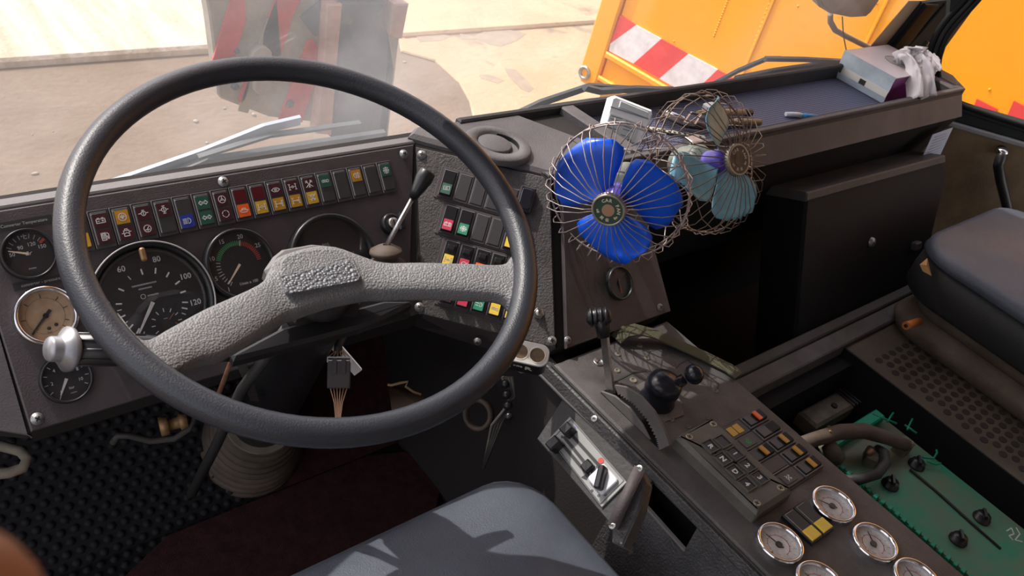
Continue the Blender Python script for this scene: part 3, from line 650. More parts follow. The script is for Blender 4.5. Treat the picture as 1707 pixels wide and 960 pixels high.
# ---- icons (strokes in a unit square)
IC = {
 'battery': [[(-.8, -.4), (.8, -.4), (.8, .35), (-.8, .35), (-.8, -.4)], [(-.55, .35), (-.55, .55), (-.25, .55), (-.25, .35)], [(.25, .35), (.25, .55), (.55, .55), (.55, .35)], [(-.55, -.02), (-.2, -.02)], [(.2, -.02), (.55, -.02)], [(.37, -.2), (.37, .15)]],
 'fuel': [[(-.6, -.7), (-.6, .7), (.2, .7), (.2, -.7), (-.6, -.7)], [(-.4, .5), (0, .5), (0, .15), (-.4, .15), (-.4, .5)], [(.2, 0), (.5, 0), (.5, -.5), (.7, -.5), (.75, .4), (.45, .65)], [(-.4, -.1), (0, -.1)], [(-.4, -.35), (0, -.35)]],
 'filter': [circ(.75), [(-.4, .3), (0, -.4), (.4, .3)], [(0, -.4), (0, .45)], [(-.5, 0), (.5, 0)]],
 'canister': [[(-.5, -.7), (-.5, .4), (.5, .4), (.5, -.7), (-.5, -.7)], [(-.25, .4), (-.25, .7), (.25, .7), (.25, .4)], [(-.9, -.1), (-.5, -.1)], [(.5, .1), (.9, .1)], [(-.5, -.3), (0, 0), (.5, -.3)]],
 'drop': [circ(.45, 0, -.05, 10), [(0, .25), (0, -.3)], [(-.95, 0), (-.45, 0)], [(.45, 0), (.95, 0)], [(-.2, .6), (.2, .6)]],
 'clock': [circ(.7), [(0, 0), (.3, .35)], [(-.4, -.2), (.4, -.2)], [(0, 0), (0, -.45)]],
 'valve': [circ(.45, 0, 0, 10), [(0, .3), (0, -.3)], [(-.9, 0), (-.45, 0)], [(.45, 0), (.9, 0)], [(-.25, .75), (.25, .75)], [(-.25, -.75), (.25, -.75)], [(0, .75), (0, .45)], [(0, -.75), (0, -.45)]],
 'beam': [arc(.55, -90, 90, 8, .1, 0) + [(.1, -.55)], [(.1, .55), (.1, -.55)], [(-.9, .45), (-.15, .45)], [(-.9, .15), (-.15, .15)], [(-.9, -.15), (-.15, -.15)], [(-.9, -.45), (-.15, -.45)]],
 'arrows': [[(-.15, .2), (-.5, .2), (-.5, .45), (-.95, 0), (-.5, -.45), (-.5, -.2), (-.15, -.2), (-.15, .2)], [(.15, .2), (.5, .2), (.5, .45), (.95, 0), (.5, -.45), (.5, -.2), (.15, -.2), (.15, .2)]],
 'wheel': [circ(.75, n=16), circ(.2, n=6), [(0, .2), (0, .75)], [(-.18, -.1), (-.65, -.38)], [(.18, -.1), (.65, -.38)]],
 'dashring': [arc(.7, 10, 50, 3), arc(.7, 70, 110, 3), arc(.7, 130, 170, 3), arc(.7, 190, 230, 3), arc(.7, 250, 290, 3), arc(.7, 310, 350, 3)],
 'car': [[(-.9, 0), (-.5, .05), (-.3, .45), (.3, .45), (.5, .05), (.9, 0), (.7, -.2), (.5, -.4), (-.5, -.4), (-.7, -.2), (-.9, 0)], [(-.25, 0), (-.25, .2), (.25, .2), (.25, 0)]],
 'axle': [[(-.75, -.6), (-.75, .6)], [(.75, -.6), (.75, .6)], [(-.75, 0), (-.2, 0)], [(.2, 0), (.75, 0)], circ(.22, n=8), [(-.95, .6), (-.55, .6)], [(.95, .6), (.55, .6)], [(-.95, -.6), (-.55, -.6)], [(.95, -.6), (.55, -.6)]],
 'axle_r': [[(-.75, -.6), (-.75, .6)], [(.75, -.6), (.75, .6)], [(-.75, 0), (.35, 0)], circ(.18, .45, 0, 8), [(-.95, .6), (-.55, .6)], [(.95, .6), (.55, .6)], [(-.95, -.6), (-.55, -.6)], [(.95, -.6), (.55, -.6)]],
 'eye': [[(-.95, 0), (-.4, .4), (.4, .4), (.95, 0), (.4, -.4), (-.4, -.4), (-.95, 0)], [(-.3, .12), (.3, .12)], [(-.3, -.12), (.3, -.12)], circ(.2, n=6)],
 'hatch': [[(-.8, .7), (.8, -.7)], [(-.8, -.7), (.8, .7)], [(-.5, .8), (.2, -.8)], [(.5, .8), (-.2, -.8)], [(-.8, .3), (-.4, .8)], [(.8, .3), (.4, .8)]],
 'cross': [[(-.8, .7), (-.2, .3)], [(.8, .7), (.2, .3)], [(-.5, .2), (-.1, .7)], [(.5, .2), (.1, .7)], [(-.5, -.7), (-.2, -.1)], [(.5, -.7), (.2, -.1)], [(-.7, -.3), (-.2, -.6)], [(.7, -.3), (.2, -.6)], [(0, .2), (0, -.3)]],
 'coil': [arc(.3, 0, 180, 6, -.5, 0), arc(.3, 0, 180, 6, -.1, 0), circ(.3, .55, 0, 8), [(-.8, -.2), (.2, -.2)]],
 'fog': [arc(.55, 90, 270, 8, -.1, 0) + [(-.1, .55)], [(.15, .4), (.9, .4)], [(.15, 0), (.9, 0)], [(.15, -.4), (.9, -.4)], [(.5, .7), (.4, .2), (.55, -.2), (.45, -.7)]],
 'snow': [[(-.8, 0), (.8, 0)], [(0, -.8), (0, .8)], [(-.6, -.6), (.6, .6)], [(-.6, .6), (.6, -.6)], [(-.25, .7), (0, .45), (.25, .7)], [(-.25, -.7), (0, -.45), (.25, -.7)], [(.7, .25), (.45, 0), (.7, -.25)], [(-.7, .25), (-.45, 0), (-.7, -.25)]],
 'lamp': [arc(.55, -90, 90, 8, .2, 0) + [(.2, -.55)], [(.2, .55), (.2, -.55)], [(-.8, .3), (-.1, .3)], [(-.8, -.3), (-.1, -.3)]],
 'turn': [arc(.6, 20, 320, 10), [(.3, .5), (.6, .2), (.8, .6)]],
 'demist': [[(-.6, -.5), (-.7, .5), (.7, .7), (.8, -.3), (-.6, -.5)], circ(.3, n=8), [(-.2, -.5), (.2, .6)]],
 'brake': [circ(.45, n=16), [(0, .25), (0, -.08)], [(0, -.2), (0, -.26)], arc(.72, 130, 230, 8), arc(.72, -50, 50, 8)],
 'oil': [[(-.6, .1), (-.6, -.35), (.4, -.35), (.5, .1), (-.6, .1)], [(.5, .1), (.95, .3)], [(-.6, 0), (-.9, .15)], [(-.1, .1), (-.1, .5)], [(-.3, .5), (.1, .5)]],
}
def icon(mb, k, x, y, s, z, wd=.14, M=None):
    mb.strokes([[(x + p[0]*s, y + p[1]*s) for p in L] for L in IC[k]], wd * s, z, z + .0003, M)
# ---- lamp row
P = .02537; rows = [('lens_dkred', 'battery', 'lens_dkred', 'fuel'), ('lens_amber', 'filter', 'lens_dkred', 'canister'), ('lens_dkred', 'drop', 'lens_dkred', 'clock'), ('lens_dkred', 'valve', None, None),
 ('lamp_lens', None, 'lens_blue', 'beam'), ('lens_green', 'arrows', 'lens_green', 'arrows'), ('lens_dkred', 'wheel', 'lens_dkred', 'dashring'), ('lens_red', None, 'lens_orange', 'car'),
 ('lens_red', None, 'lens_yellow', 'axle'), ('lens_dkred', 'eye', 'lens_amber', 'axle_r'), ('lens_dkred', 'axle', 'lens_amber', 'axle_r'), ('lens_dkred', 'hatch', 'lens_yellow', 'cross'),
 ('lens_green', 'coil', None, None), (None, None, None, None), ('lens_amber', 'fog', None, None), (None, None, None, None), ('lens_green', 'snow', None, None)]
rows = [(None, None, 'lens_yellow', None)] + rows
for i, (ca, ia, cb, ib) in enumerate(rows):
    x0 = -.46 + (i - 2) * P; yc = -.0425; W = F1.mat(x0 + P / 2, yc, .004)
    body = MB(W).prism(rrect(P - .0012, .047, .001, 1), 0, .004, .0008).build('indicator_lamp', 'lamp_body', db)
    mb = MB(W); mb.prism(rrect(P - .0065, .0385, .0012, 1), .004, .0058, .0008); mb.build('cover', 'lamp_lens', body)
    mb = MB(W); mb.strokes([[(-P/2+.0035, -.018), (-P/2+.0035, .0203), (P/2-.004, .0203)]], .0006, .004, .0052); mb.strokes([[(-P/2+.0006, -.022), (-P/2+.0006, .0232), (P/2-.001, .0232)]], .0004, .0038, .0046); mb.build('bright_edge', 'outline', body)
    for c_, ic, yy in ((ca, ia, .0095), (cb, ib, -.0098)):
        if c_ and c_ != 'lamp_lens': MB(W).prism(rrect(.0158, .0165, .0005, 1), .0057, .0063, 0, Matrix.Translation((0, yy, 0))).build('lens', c_, body, label={'lens_dkred': 'dark red lens', 'lens_red': 'red lens', 'lens_amber': 'amber lens', 'lens_yellow': 'yellow lens', 'lens_blue': 'blue lens', 'lens_green': 'green lens', 'lens_orange': 'orange lens'}[c_])
        if ic:
            mb = MB(W); icon(mb, ic, 0, yy, .0062, .0063); mb.build('symbol', {'snow': 'lens_sym', 'coil': 'lens_sym'}.get(ic, 'print_white') if 'lens_sym' in MAT else 'print_white', body)
# ---- gauges
def gauge(par, F, x, y, R, name='gauge', rim='black_plastic', dial='dial', h=.004, label=None, rot=0, hgt=.008, rimw=.10, glass=True):
    W = F.mat(x, y, h, rot); ri = R * (1 - rimw)
    g = MB(W).lathe([(R*1.02, 0), (R, hgt*.6), (R*.985, hgt), (ri, hgt), (ri*.97, hgt*.4), (ri*.97, .001)], 48, caps=False).build(name, rim, par, label=label)
    g2 = MB(W).cyl(ri * .98, 0, .0022, 48).build('dial', dial, g)
    if glass: MB(W).cyl(ri * .985, hgt * .75, hgt * .8, 40).build('cover_glass', 'clear_glass', g)
    return g, W, ri
def pol(r, deg): a_ = math.radians(deg); return (r * math.cos(a_), r * math.sin(a_))
def ticks(mb, r0, r1, degs, wd, z=.0022): mb.strokes([[pol(r0, d), pol(r1, d)] for d in degs], wd, z, z + .0003)
def needle(g, W, deg, r, tail=.0, wd=.0012, mt='needle', cap=.004, cx=0, cy=0, z=.0035):
    mb = MB(W); p, q = pol(r, deg), pol(-tail, deg); n_ = pol(wd / 2, deg + 90)
    mb.prism([(cx+q[0]-n_[0]*1.6, cy+q[1]-n_[1]*1.6), (cx+p[0]-n_[0]*.6, cy+p[1]-n_[1]*.6), (cx+p[0]+n_[0]*.6, cy+p[1]+n_[1]*.6), (cx+q[0]+n_[0]*1.6, cy+q[1]+n_[1]*1.6)], z, z + .0006)
    mb.build('needle', mt, g)
    if cap: MB(W).cyl(cap, z - .001, z + .001, 16, x=cx, y=cy).build('hub', 'black_plastic', g)
def numerals(g, W, items, size, r, z=.0022, mt='print_white'):
    mb = MB(W)
    for s_, d in items: mb.text(s_, size, *pol(r, d), z)
    mb.build('numerals', mt, g)
# converter temperature
x, y = F1.loc(48, 423, .008)
g, W, ri = gauge(db, F1, x, y, .0295, label='small black temperature gauge marked 50 to 150', rimw=.09)
mb = MB(W); ticks(mb, ri*.68, ri*.86, (150, 135, 120, 105, 90, 75, 60, 45), .0008); mb.build('ticks', 'print_grey', g)
mb = MB(W); mb.strokes([[pol(ri*.7, 35), pol(ri*.88, 35)]], .003, .0022, .0025); mb.build('red_mark', 'print_red', g)
mb = MB(W); mb.text('50', .0062, *pol(ri*.62, 172), .0022); mb.text('90', .0062, *pol(ri*.40, 128), .0022); mb.text('120', .0062, *pol(ri*.44, 62), .0022); mb.text('150', .0062, *pol(ri*.62, 20), .0022); mb.text('°C', .006, 0, ri*.72, .0022)
icon(mb, 'oil', 0, ri*.02, .0042, .0022); mb.text('ooooo', .003, 0, -ri*.62, .0022); mb.build('numerals', 'print_white', g)
needle(g, W, 160, ri*.78, .0, .0016, cap=0)
def lbl(px, py, w_, h_, s_, size=.0052):
    x, y = F1.loc(px, py, .004); W = F1.mat(x, y, .004); o = MB(W).prism(rrect(w_, h_, .001, 1), 0, .0008).build('label_strip', 'print_black', db)
    MB(W).text(s_, size, 0, 0, .0008).build('lettering', 'print_grey', o)
lbl(40, 372, .060, .0095, 'Converter Temperature', .0050); lbl(68, 470, .058, .009, 'converter - pressure', .0050)
x, y = F1.loc(77, 526, .010)
g, W, ri = gauge(db, F1, x, y, .034, rim='chrome', dial='dial_tan', label='bright rimmed pressure gauge with tan face', hgt=.012, rimw=.13)
mb = MB(W); ticks(mb, ri*.72, ri*.86, (225, 180, 135, 90, 45, 12, -25, -45), .0009); mb.strokes([circ(ri*.70, n=40)], .0003, .0022, .0024)
mb.text('0', .004, *pol(ri*.6, 228), .0022); mb.text('bar', .004, 0, -ri*.66, .0022); mb.sphere(.0022, (-ri*.0, -ri*.5, .0024), 8, 6); mb.sphere(.0022, (ri*.28, -ri*.42, .0024), 8, 6); mb.build('marks', 'print_black', g)
needle(g, W, 222, ri*.86, ri*.28, .0024, mt='print_black', cap=.0032)
x, y = F1.loc(111, 631, .008)
g, W, ri = gauge(db, F1, x, y, .0285, label='small black pressure gauge marked 2 to 10 bar')
mb = MB(W); ticks(mb, ri*.80, ri*.94, range(-30, 241, 27), .0008); mb.text('0', .0055, *pol(ri*.62, 238), .0022); mb.text('2', .0055, *pol(ri*.62, 186), .0022); mb.text('4', .0055, *pol(ri*.62, 130), .0022); mb.text('8', .0055, *pol(ri*.62, 28), .0022); mb.text('10', .0055, *pol(ri*.6, -18), .0022); mb.text('bar', .0045, ri*.12, -ri*.45, .0022); mb.text('ooooo', .0025, ri*.15, -ri*.68, .0022); mb.build('numerals', 'print_white', g)
needle(g, W, 238, ri*.78, .0, .0022, mt='dial_white', cap=0)
# speedometer / tachograph
x, y = F1.loc(257, 503, .014); R = .0755
W = F1.mat(x, y, .004); g = MB(W).lathe([(R, 0), (R, .010), (R*.985, .013), (R*.93, .013), (R*.90, .006), (R*.885, .003)], 72, caps=False).build('tachograph', 'black_plastic', db, label='largest round dial with speed numerals 40 to 120')
MB(W).ring(R*1.0, R*.975, .010, .0142, 72).build('rim_edge', 'outline', g)
ri = R * .89; MB(W).cyl(ri, 0, .0035, 60).build('dial', 'dial', g)
MB(W).ring(ri*1.0, ri*.93, .003, .0065, 60).build('inner_ring', 'lamp_lens', g)
mb = MB(W); spd = {20: 215, 40: 169, 60: 118, 80: 70, 100: 25, 120: -14}
for v_, d in spd.items(): mb.text(str(v_), .0100, *pol(ri * (.80 if v_ in (40, 60, 80) else .775), d), .0035, bold=.0001)
ticks(mb, ri*.54, ri*.63, (229, 215, 192, 169, 143.5, 94, 70, 47.5, 25, 5.5, -14, -25), .0018, .0035); ticks(mb, ri*.56, ri*.63, (240, 204, 180, 118, -35), .0010, .0035)
for i_, s_ in enumerate(('ooooooooooooo', 'ooooooo')): mb.text(s_, .0042, -.004, ri*.36 - i_*.005, .0035)
mb.strokes([circ(.0028, -.009, ri*.14)], .0006, .0035, .0038); mb.text('oooooo', .0042, .003, ri*.14, .0035)
mb.strokes([[(-.022, -ri*.75), (-.018, -ri*.65), (-.014, -ri*.75), (-.022, -ri*.75)]], .0006, .0035, .0038)
mb.build('numerals', 'print_white', g)
needle(g, W, 232, ri*.62, .0, .0030, mt='dial_white', cap=0, z=.005)
mb = MB(W @ Matrix.Translation((.010, -.029, 0))); ticks(mb, .0145, .0185, range(0, 360, 30), .0010, .0035); mb.text('ooo', .003, 0, .006, .0036); mb.build('clock_ticks', 'print_white', g)
MB(W @ Matrix.Translation((.010, -.029, 0))).prism(rrect(.011, .011, .001), .0035, .0042).build('clock_face', 'print_black', g)
MB(W @ Matrix.Translation((.010, -.029, 0))).strokes([[(.004, .004), (.011, .010)], [(.010, -.002), (.017, -.009)]], .0010, .0045, .0050).build('clock_hand', 'rust', g)
MB(F1.mat(*F1.loc(238, 424, .016), .014)).prism(rrect(.007, .017, .003), 0, .006, .002).build('latch', 'brass', g)
MB(W).cyl(ri * .99, .010, .0104, 48).build('cover_glass', 'clear_glass', g)
# rev counter
x, y = F1.loc(401, 440, .010); g, W, ri = gauge(db, F1, x, y, .0475, label='rev counter with green and red arcs', rimw=.10, hgt=.011)
mb = MB(W); tk = lambda v_: 232 - (v_ - 1) * 8.35
ticks(mb, ri*.60, ri*.72, [tk(v_) for v_ in range(1, 10)], .0008); ticks(mb, ri*.58, ri*.74, [tk(5), tk(20)], .0011)
for v_ in (1, 5, 10, 15, 20, 25): mb.text(str(v_), .0078, *pol(ri*.86 if v_ > 1 else ri*.6, tk(v_)) if False else pol(ri * 1.0 * (.56 if v_ in (1,) else .56), tk(v_)), .0022) if False else mb.text(str(v_), .0080, *pol(ri * .86, tk(v_)), .0022, bold=.0001)
mb.text('1/min x 100', .0055, .006, -ri*.60, .0022); mb.build('numerals', 'print_white', g)
mb = MB(W); ticks(mb, ri*.60, ri*.72, [tk(v_) for v_ in [10 + .6*i for i in range(17)]], .0013); mb.build('green_arc', 'print_green', g)
mb = MB(W); ticks(mb, ri*.60, ri*.72, [tk(v_) for v_ in [20.6 + .6*i for i in range(14)]], .0012); mb.build('red_arc', 'print_red', g)
needle(g, W, 225, ri*.72, 0, .0020, cap=0)
MB(W).prism(rrect(.012, .009, .001), .0022, .0030, 0, Matrix.Translation((-.004, .012, 0)) @ Matrix.Rotation(-.5, 4, 'Z')).build('window', 'print_black', g)
# large warning dial
x, y = F1.loc(556, 434, .010); g, W, ri = gauge(db, F1, x, y, .0665, name='warning_dial', label='large blank dark dial with brake symbol', rimw=.09, hgt=.012)
mb = MB(W); icon(mb, 'brake', -.004, .022, .0072, .0024, .14); mb.text('-|/', .006, .034, .004, .0022); mb.build('symbol', 'print_grey', g)
# ignition lock
x, y = F1.loc(652, 373, .008); W = F1.mat(x, y, .004); k = MB(W).lathe([(.0165, 0), (.016, .006), (.014, .009), (.009, .009), (.009, .006)], 32, caps=False).build('ignition_lock', 'black_plastic', db)
MB(W).lathe([(.0085, 0), (.0085, .012), (.0075, .0135), (.0001, .0135)], 24, caps=False).build('barrel', 'steel', k)
MB(W).box(-.0009, .0009, -.005, .005, .0133, .0142).build('key_slot', 'print_black', k)
MB(W).prism([(.006, -.012), (.016, -.012), (.020, .010), (.012, .014), (.008, .004)], .004, .016, .002).build('lever_tab', 'black_plastic', k)
# ---- rocker switches on the wing
def rocker(par, F, x, y, w_, h_, kind, colr=None, ic=None, sk=0, rot=0, h=.004, mbase='blank', strip=False):
    W = F.mat(x, y, h, rot)
    b_ = MB(W).prism(rrect(w_, h_, .001, 1), 0, .0035, .0006).build('rocker_switch' if kind != 'blank' else 'blank_cover', 'lamp_body', par)
    iw, ih = w_ - .006, h_ - .007
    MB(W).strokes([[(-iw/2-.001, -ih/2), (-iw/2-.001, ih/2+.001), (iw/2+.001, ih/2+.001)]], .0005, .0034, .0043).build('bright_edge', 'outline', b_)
    if kind == 'blank': MB(W).prism(rrect(iw, ih, .0012, 2), .0030, .0048, .0008).build('cover', mbase, b_); return b_
    # tilted rocker: wedge, lower end proud
    ch = .0012; z1, z2 = (.0065, .0125) if not strip else (.0065, .0085)
    vs = [(-iw/2, -ih/2, .003), (iw/2, -ih/2, .003), (iw/2, ih/2, .003), (-iw/2, ih/2, .003), (-iw/2+ch, -ih/2+ch, z2), (iw/2-ch, -ih/2+ch, z2), (iw/2-ch, ih/2-ch, z1), (-iw/2+ch, ih/2-ch, z1), (-iw/2+ch, -.0005, z1-.0005), (iw/2-ch, -.0005, z1-.0005)]
    key = MB(W).add(vs, [(0, 3, 2, 1), (0, 1, 5, 4), (1, 2, 6, 9, 5), (2, 3, 7, 6), (3, 0, 4, 8, 7), (4, 5, 9, 8), (8, 9, 6, 7)]).build('rocker_key', 'rocker', b_)
    if strip:
        z1, z2 = .0095, .0095
    if colr and strip:
        MB(W).prism(rrect(.0165, .0075, .0006, 1), .0075, .0098, 0, Matrix.Translation((0, -.0045, 0))).build('lens', colr, b_, label=colr.split('_')[1] + ' lens strip')
    elif colr:
        sl_ = math.atan2(z2 - z1, ih/2); T_ = Matrix.Translation((0, -ih*.24, (z1+z2)/2 - .0002)) @ Matrix.Rotation(-sl_, 4, 'X')
        MB(W).prism(rrect(iw - .0032, ih*.46, .0006, 1), -.0004, .0006, 0, T_).build('lens', colr, b_, label=colr.split('_')[1] + ' lens')
        if ic: mb = MB(W); icon(mb, ic, 0, 0, iw*.36, .0006, .14, T_); mb.build('symbol', 'print_white' if colr in ('sw_green', 'sw_red') else 'print_grey', b_)
    if kind == 'lock': MB(W).prism(rrect(iw*.72, ih*.24, .002, 3), .005, .0105, .002, Matrix.Translation((0, ih*.26, 0))).build('lock_slider', 'black_plastic', b_)
    return b_
RP = .0243
lay = [(.055, -.024, -.070, [('key', 'lens_green', 'demist'), 'b', 'b', 'b', 'b']),
       (.072, -.0765, -.1225, [('key', 'sw_red', 'battery'), ('key', 'sw_green', 'snow'), 'b', 'b', ('key', 'sw_yellow', None)]),
       (.087, -.128, -.174, [('lock', 'sw_yellow', 'axle'), ('lock', 'sw_red', 'turn'), ('lock', 'lens_orange', 'car'), ('lock', 'sw_yellow', None), ('lock', 'sw_yellow', None)]),
       (.101, -.180, -.226, [('key', 'lens_dkred', None), ('key', 'sw_red', None), ('key', 'sw_green', 'lamp'), ('key', 'sw_yellow', 'coil'), ('key', 'sw_yellow', 'coil')])]
for x0, yt_, yb, sw in lay:
    fr = MB(F2.mat(x0 + RP*2.5 - .001, (yt_+yb)/2, .002)).prism(rrect(RP*5 + .006, yt_-yb + .005, .001, 1), 0, .0035, .001).build('switch_frame', 'dash', db)
    for i, q in enumerate(sw):
        xx = x0 + RP * (i + .5)
        if q == 'b': rocker(db, F2, xx, (yt_+yb)/2, RP-.0008, yt_-yb, 'blank')
        else: rocker(db, F2, xx, (yt_+yb)/2, RP-.0008, yt_-yb, q[0], q[1], q[2])
x, y = F2.loc(876, 333, .010); W = F2.mat(x, y, .004)
b_ = MB(W).prism(rrect(.024, .040, .003), 0, .012, .002).build('rocker_switch', 'black_plastic', db, label='big plain black rocker switch'); MB(W).prism(rrect(.019, .034, .005, 4), .011, .0135, .002).build('rocker_key', 'joystick', b_)
# toggle switch
x, y = F2.loc(898, 522, .008); W = F2.mat(x, y, .004); t_ = MB(W).prism(circ(.0085, n=6)[:-1], 0, .003, .0008).build('toggle_switch', 'steel', db)
MB(W).lathe([(.006, 0), (.006, .006), (.004, .008), (.0001, .008)], 16, caps=False).build('collar', 'steel', t_); MB(W).tube([(0, 0, .006), (-.001, .003, .018), (-.0015, .004, .024)], [.0016, .0022, .0028], 10).build('toggle_lever', 'chrome', t_)
# cable on the wing
MB().tube([F2.pt(*F2.loc(*q), .007) for q in ((868, 350), (884, 390), (888, 420), (885, 450))], .0016, 6).build('loose_wire', 'wiper', db)
# end panel gauge
x, y = F3.loc(1032, 472, .006); g, W, ri = gauge(db, F3, x, y, .0270, label='dim black gauge with red needle on the end panel')
mb = MB(W); ticks(mb, ri*.72, ri*.88, range(0, 181, 20), .0008); mb.text('bar', .004, 0, -ri*.6, .0022); mb.build('ticks', 'print_red', g); needle(g, W, 268, ri*.7, ri*.3, .0016, mt='print_red', cap=.003)
# cup ring on top deck
FT2 = Frame((.9, .9, .700), (1, 0, 0), (0, 1, 0)); x, y = FT2.loc(830, 240, .008); W = FT2.mat(x, y, 0)
c = MB(W).lathe([(.054, 0), (.054, .008), (.051, .011), (.034, .011), (.033, .004), (.0001, .004)], 48, caps=False).build('cup_ring', 'shelf', db, label='round vent ring on the dashboard top')
MB(W).lathe([(.027, .003), (.027, .0085), (.025, .010), (.0001, .010)], 36, Matrix.Translation((-.004, .003, 0)), caps=False).build('vent_disc', 'shelf', c)
MB(W).strokes([arc(.031, -60, 60, 10, .002, -.002)], .0012, .0045, .0105).build('vent_lip', 'dash_dark', c)
# =================================================================== shelf with tray (right half of the dashboard)
sh = thing('dash_shelf', 'long grey dashboard shelf with blue dotted tray and raised rim', 'shelf', Matrix.Translation((1.7, .9, .6)))
xl, xr = 1.02, 2.335
MB().box(xl - .08, xr, .802, .985, .655, .668).build('tray_base', 'shelf_dark', sh)
MB().box(xl + .135, xr - .01, .812, .975, .668, .672).build('tray_mat', 'tray_mat', sh, label='blue rubber tray mat with fine dots')
MB().box(xl - .10, xr, .797, .812, .640, .702, .003).build('front_rim', 'shelf_dark', sh)
MB().box(xl - .10, xr, .795, .806, .6975, .7035, .0015).build('rim_edge', 'shelf', sh)
MB().box(xl - .14, xr, .972, .985, .655, .705, .003).build('back_rim', 'shelf_dark', sh)
MB().box(xr - .012, xr, .797, .985, .65, .703, .003).build('end_rim', 'shelf', sh)
dv = [at(955, 196, z=.70), at(1012, 250, z=.70)]
MB().prism([(dv[0].x, .975), (dv[0].x + .03, .975), (dv[0].x + .045, .81), (dv[0].x + .015, .81)], .66, .704, .003).build('divider', 'shelf', sh)
# front fascia: vertical lip then chamfer
def fas(name, mt, pr, x0, x1): return MB().add([(x, y_, z_) for x in (x0, x1) for y_, z_ in pr], [tuple(range(len(pr)))[::-1], tuple(range(len(pr), 2*len(pr)))] + [(i, (i+1) % len(pr), len(pr) + (i+1) % len(pr), len(pr)+i) for i in range(len(pr))]).build(name, mt, sh)
fas('fascia', 'shelf', [(.796, .688), (.768, .640), (.780, .632), (.81, .66), (.81, .688)], 1.10, xr + .0)
fas('fascia_lip', 'shelf_dark', [(.799, .699), (.795, .686), (.805, .68), (.815, .69)], 1.10, xr)
fas('lower_fascia', 'panel_black', [(.772, .640), (.80, .56), (.84, .38), (.90, .38), (.90, .64)], 1.115, xr - .005)
MB().prism([(2.30, .80), (2.35, .80), (2.40, .86), (2.40, 1.0), (2.30, 1.0)], .60, .70, .004).build('end_cap', 'shelf', sh)
MB(Matrix.Translation((2.335, .93, .70))).lathe([(.030, 0), (.030, .010), (.026, .013), (.0001, .013)], 28, caps=False).build('vent_ring', 'shelf', sh)
# paper note tucked under the shelf end
pn = [at(1550, 222, y=.765), at(1584, 210, y=.765), at(1560, 262, y=.765), at(1527, 272, y=.765)]
mb = MB(); flat_quad(mb, [(p.x, p.y - .008, p.z) for p in pn], .0008, (0, -1, 0)); o = mb.build('paper_note', 'paper'); tag(o, 'pale blue handwritten paper note hanging under the shelf end', 'paper')
e1 = (pn[1]-pn[0]); e2 = (pn[3]-pn[0]); mb = MB()
for i in range(8):
    a_ = pn[0] + e2 * (.12 + i*.10) + e1*.15; b_ = a_ + e1 * (.55 + .15*random.random()); mb.tube([a_ + Vector((0, -.0088, 0)), b_ + Vector((0, -.0088, 0))], .0006, 4)
mb.build('handwriting', 'print_grey', o)
# =================================================================== dark footwell, bulkhead, hinged black panel
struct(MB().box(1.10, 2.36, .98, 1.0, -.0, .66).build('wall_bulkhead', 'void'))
FP = Frame((1.9, .72, .55), (1, 0, 0), (0, math.sin(math.radians(23)), math.cos(math.radians(23))))
pb = thing('footwell_cabinet', 'large black slanted cabinet panel in the passenger footwell', 'cabinet', Matrix.Translation((1.95, .7, .2)))
pp = [FP.loc(*q) for q in ((1345, 328), (1572, 266), (1580, 285), (1545, 430), (1520, 540), (1320, 640))]
MB(FP.mat()).prism(pp, -.10, 0, .006).build('cabinet_panel', 'panel_black', pb)
pe = [FP.loc(*q) for q in ((1345, 328), (1572, 266))]
MB(FP.mat()).prism([(pe[0][0]-.01, pe[0][1]-.008), (pe[1][0]+.005, pe[1][1]-.008), (pe[1][0]-.002, pe[1][1]+.012), (pe[0][0]-.01, pe[0][1]+.012)], -.10, .006, .003).build('top_lip', 'panel_edge', pb)
x, y = FP.loc(1455, 404, .004); MB(FP.mat(x, y, 0)).lathe([(.012, 0), (.010, .006), (.0001, .008)], 16, caps=False).build('quarter_turn_lock', 'screw', pb)
x, y = FP.loc(1530, 410, .01); MB(FP.mat(x, y, 0)).prism(rrect(.03, .02, .004), 0, .014, .003).build('latch', 'panel_edge', pb)
# =================================================================== steering wheel
nW = Vector((-.074, -.2955, .9525)); uW = (Vector((1, 0, 0)) - nW * nW.x).normalized()
FW_ = Frame((.4424, .6707, .798), uW, nW.cross(uW))
sw = thing('steering_wheel', 'large black two-spoke steering wheel with grey leather-grained spokes', 'steering wheel', FW_.mat())
R0, r0 = .2355, .0142
mb = MB(FW_.mat()); mb.tube([(*pol(R0, 360*i/96), 0) for i in range(96)], r0, 20, closed=True); mb.build('rim', 'rim', sw)
def SW(px, py, h): x, y = FW_.loc(px, py, h); return Vector((x, y, h))
st = [((196, 520), (262, 640), -.004), ((236, 566), (292, 622), -.006), ((285, 545), (330, 600), -.012), ((340, 515), (375, 588), -.018), ((430, 474), (440, 548), -.026), ((447, 452), (478, 524), -.030),
      ((462, 428), (502, 516), -.030), ((520, 410), (550, 500), -.030), ((560, 411), (585, 492), -.030), ((600, 425), (618, 486), -.030), ((640, 437), (650, 486), -.027), ((700, 437), (704, 485), -.021), ((780, 439), (780, 488), -.013), ((838, 440), (838, 494), -.006), ((855, 425), (855, 512), -.004), ((872, 415), (872, 520), -.002)]
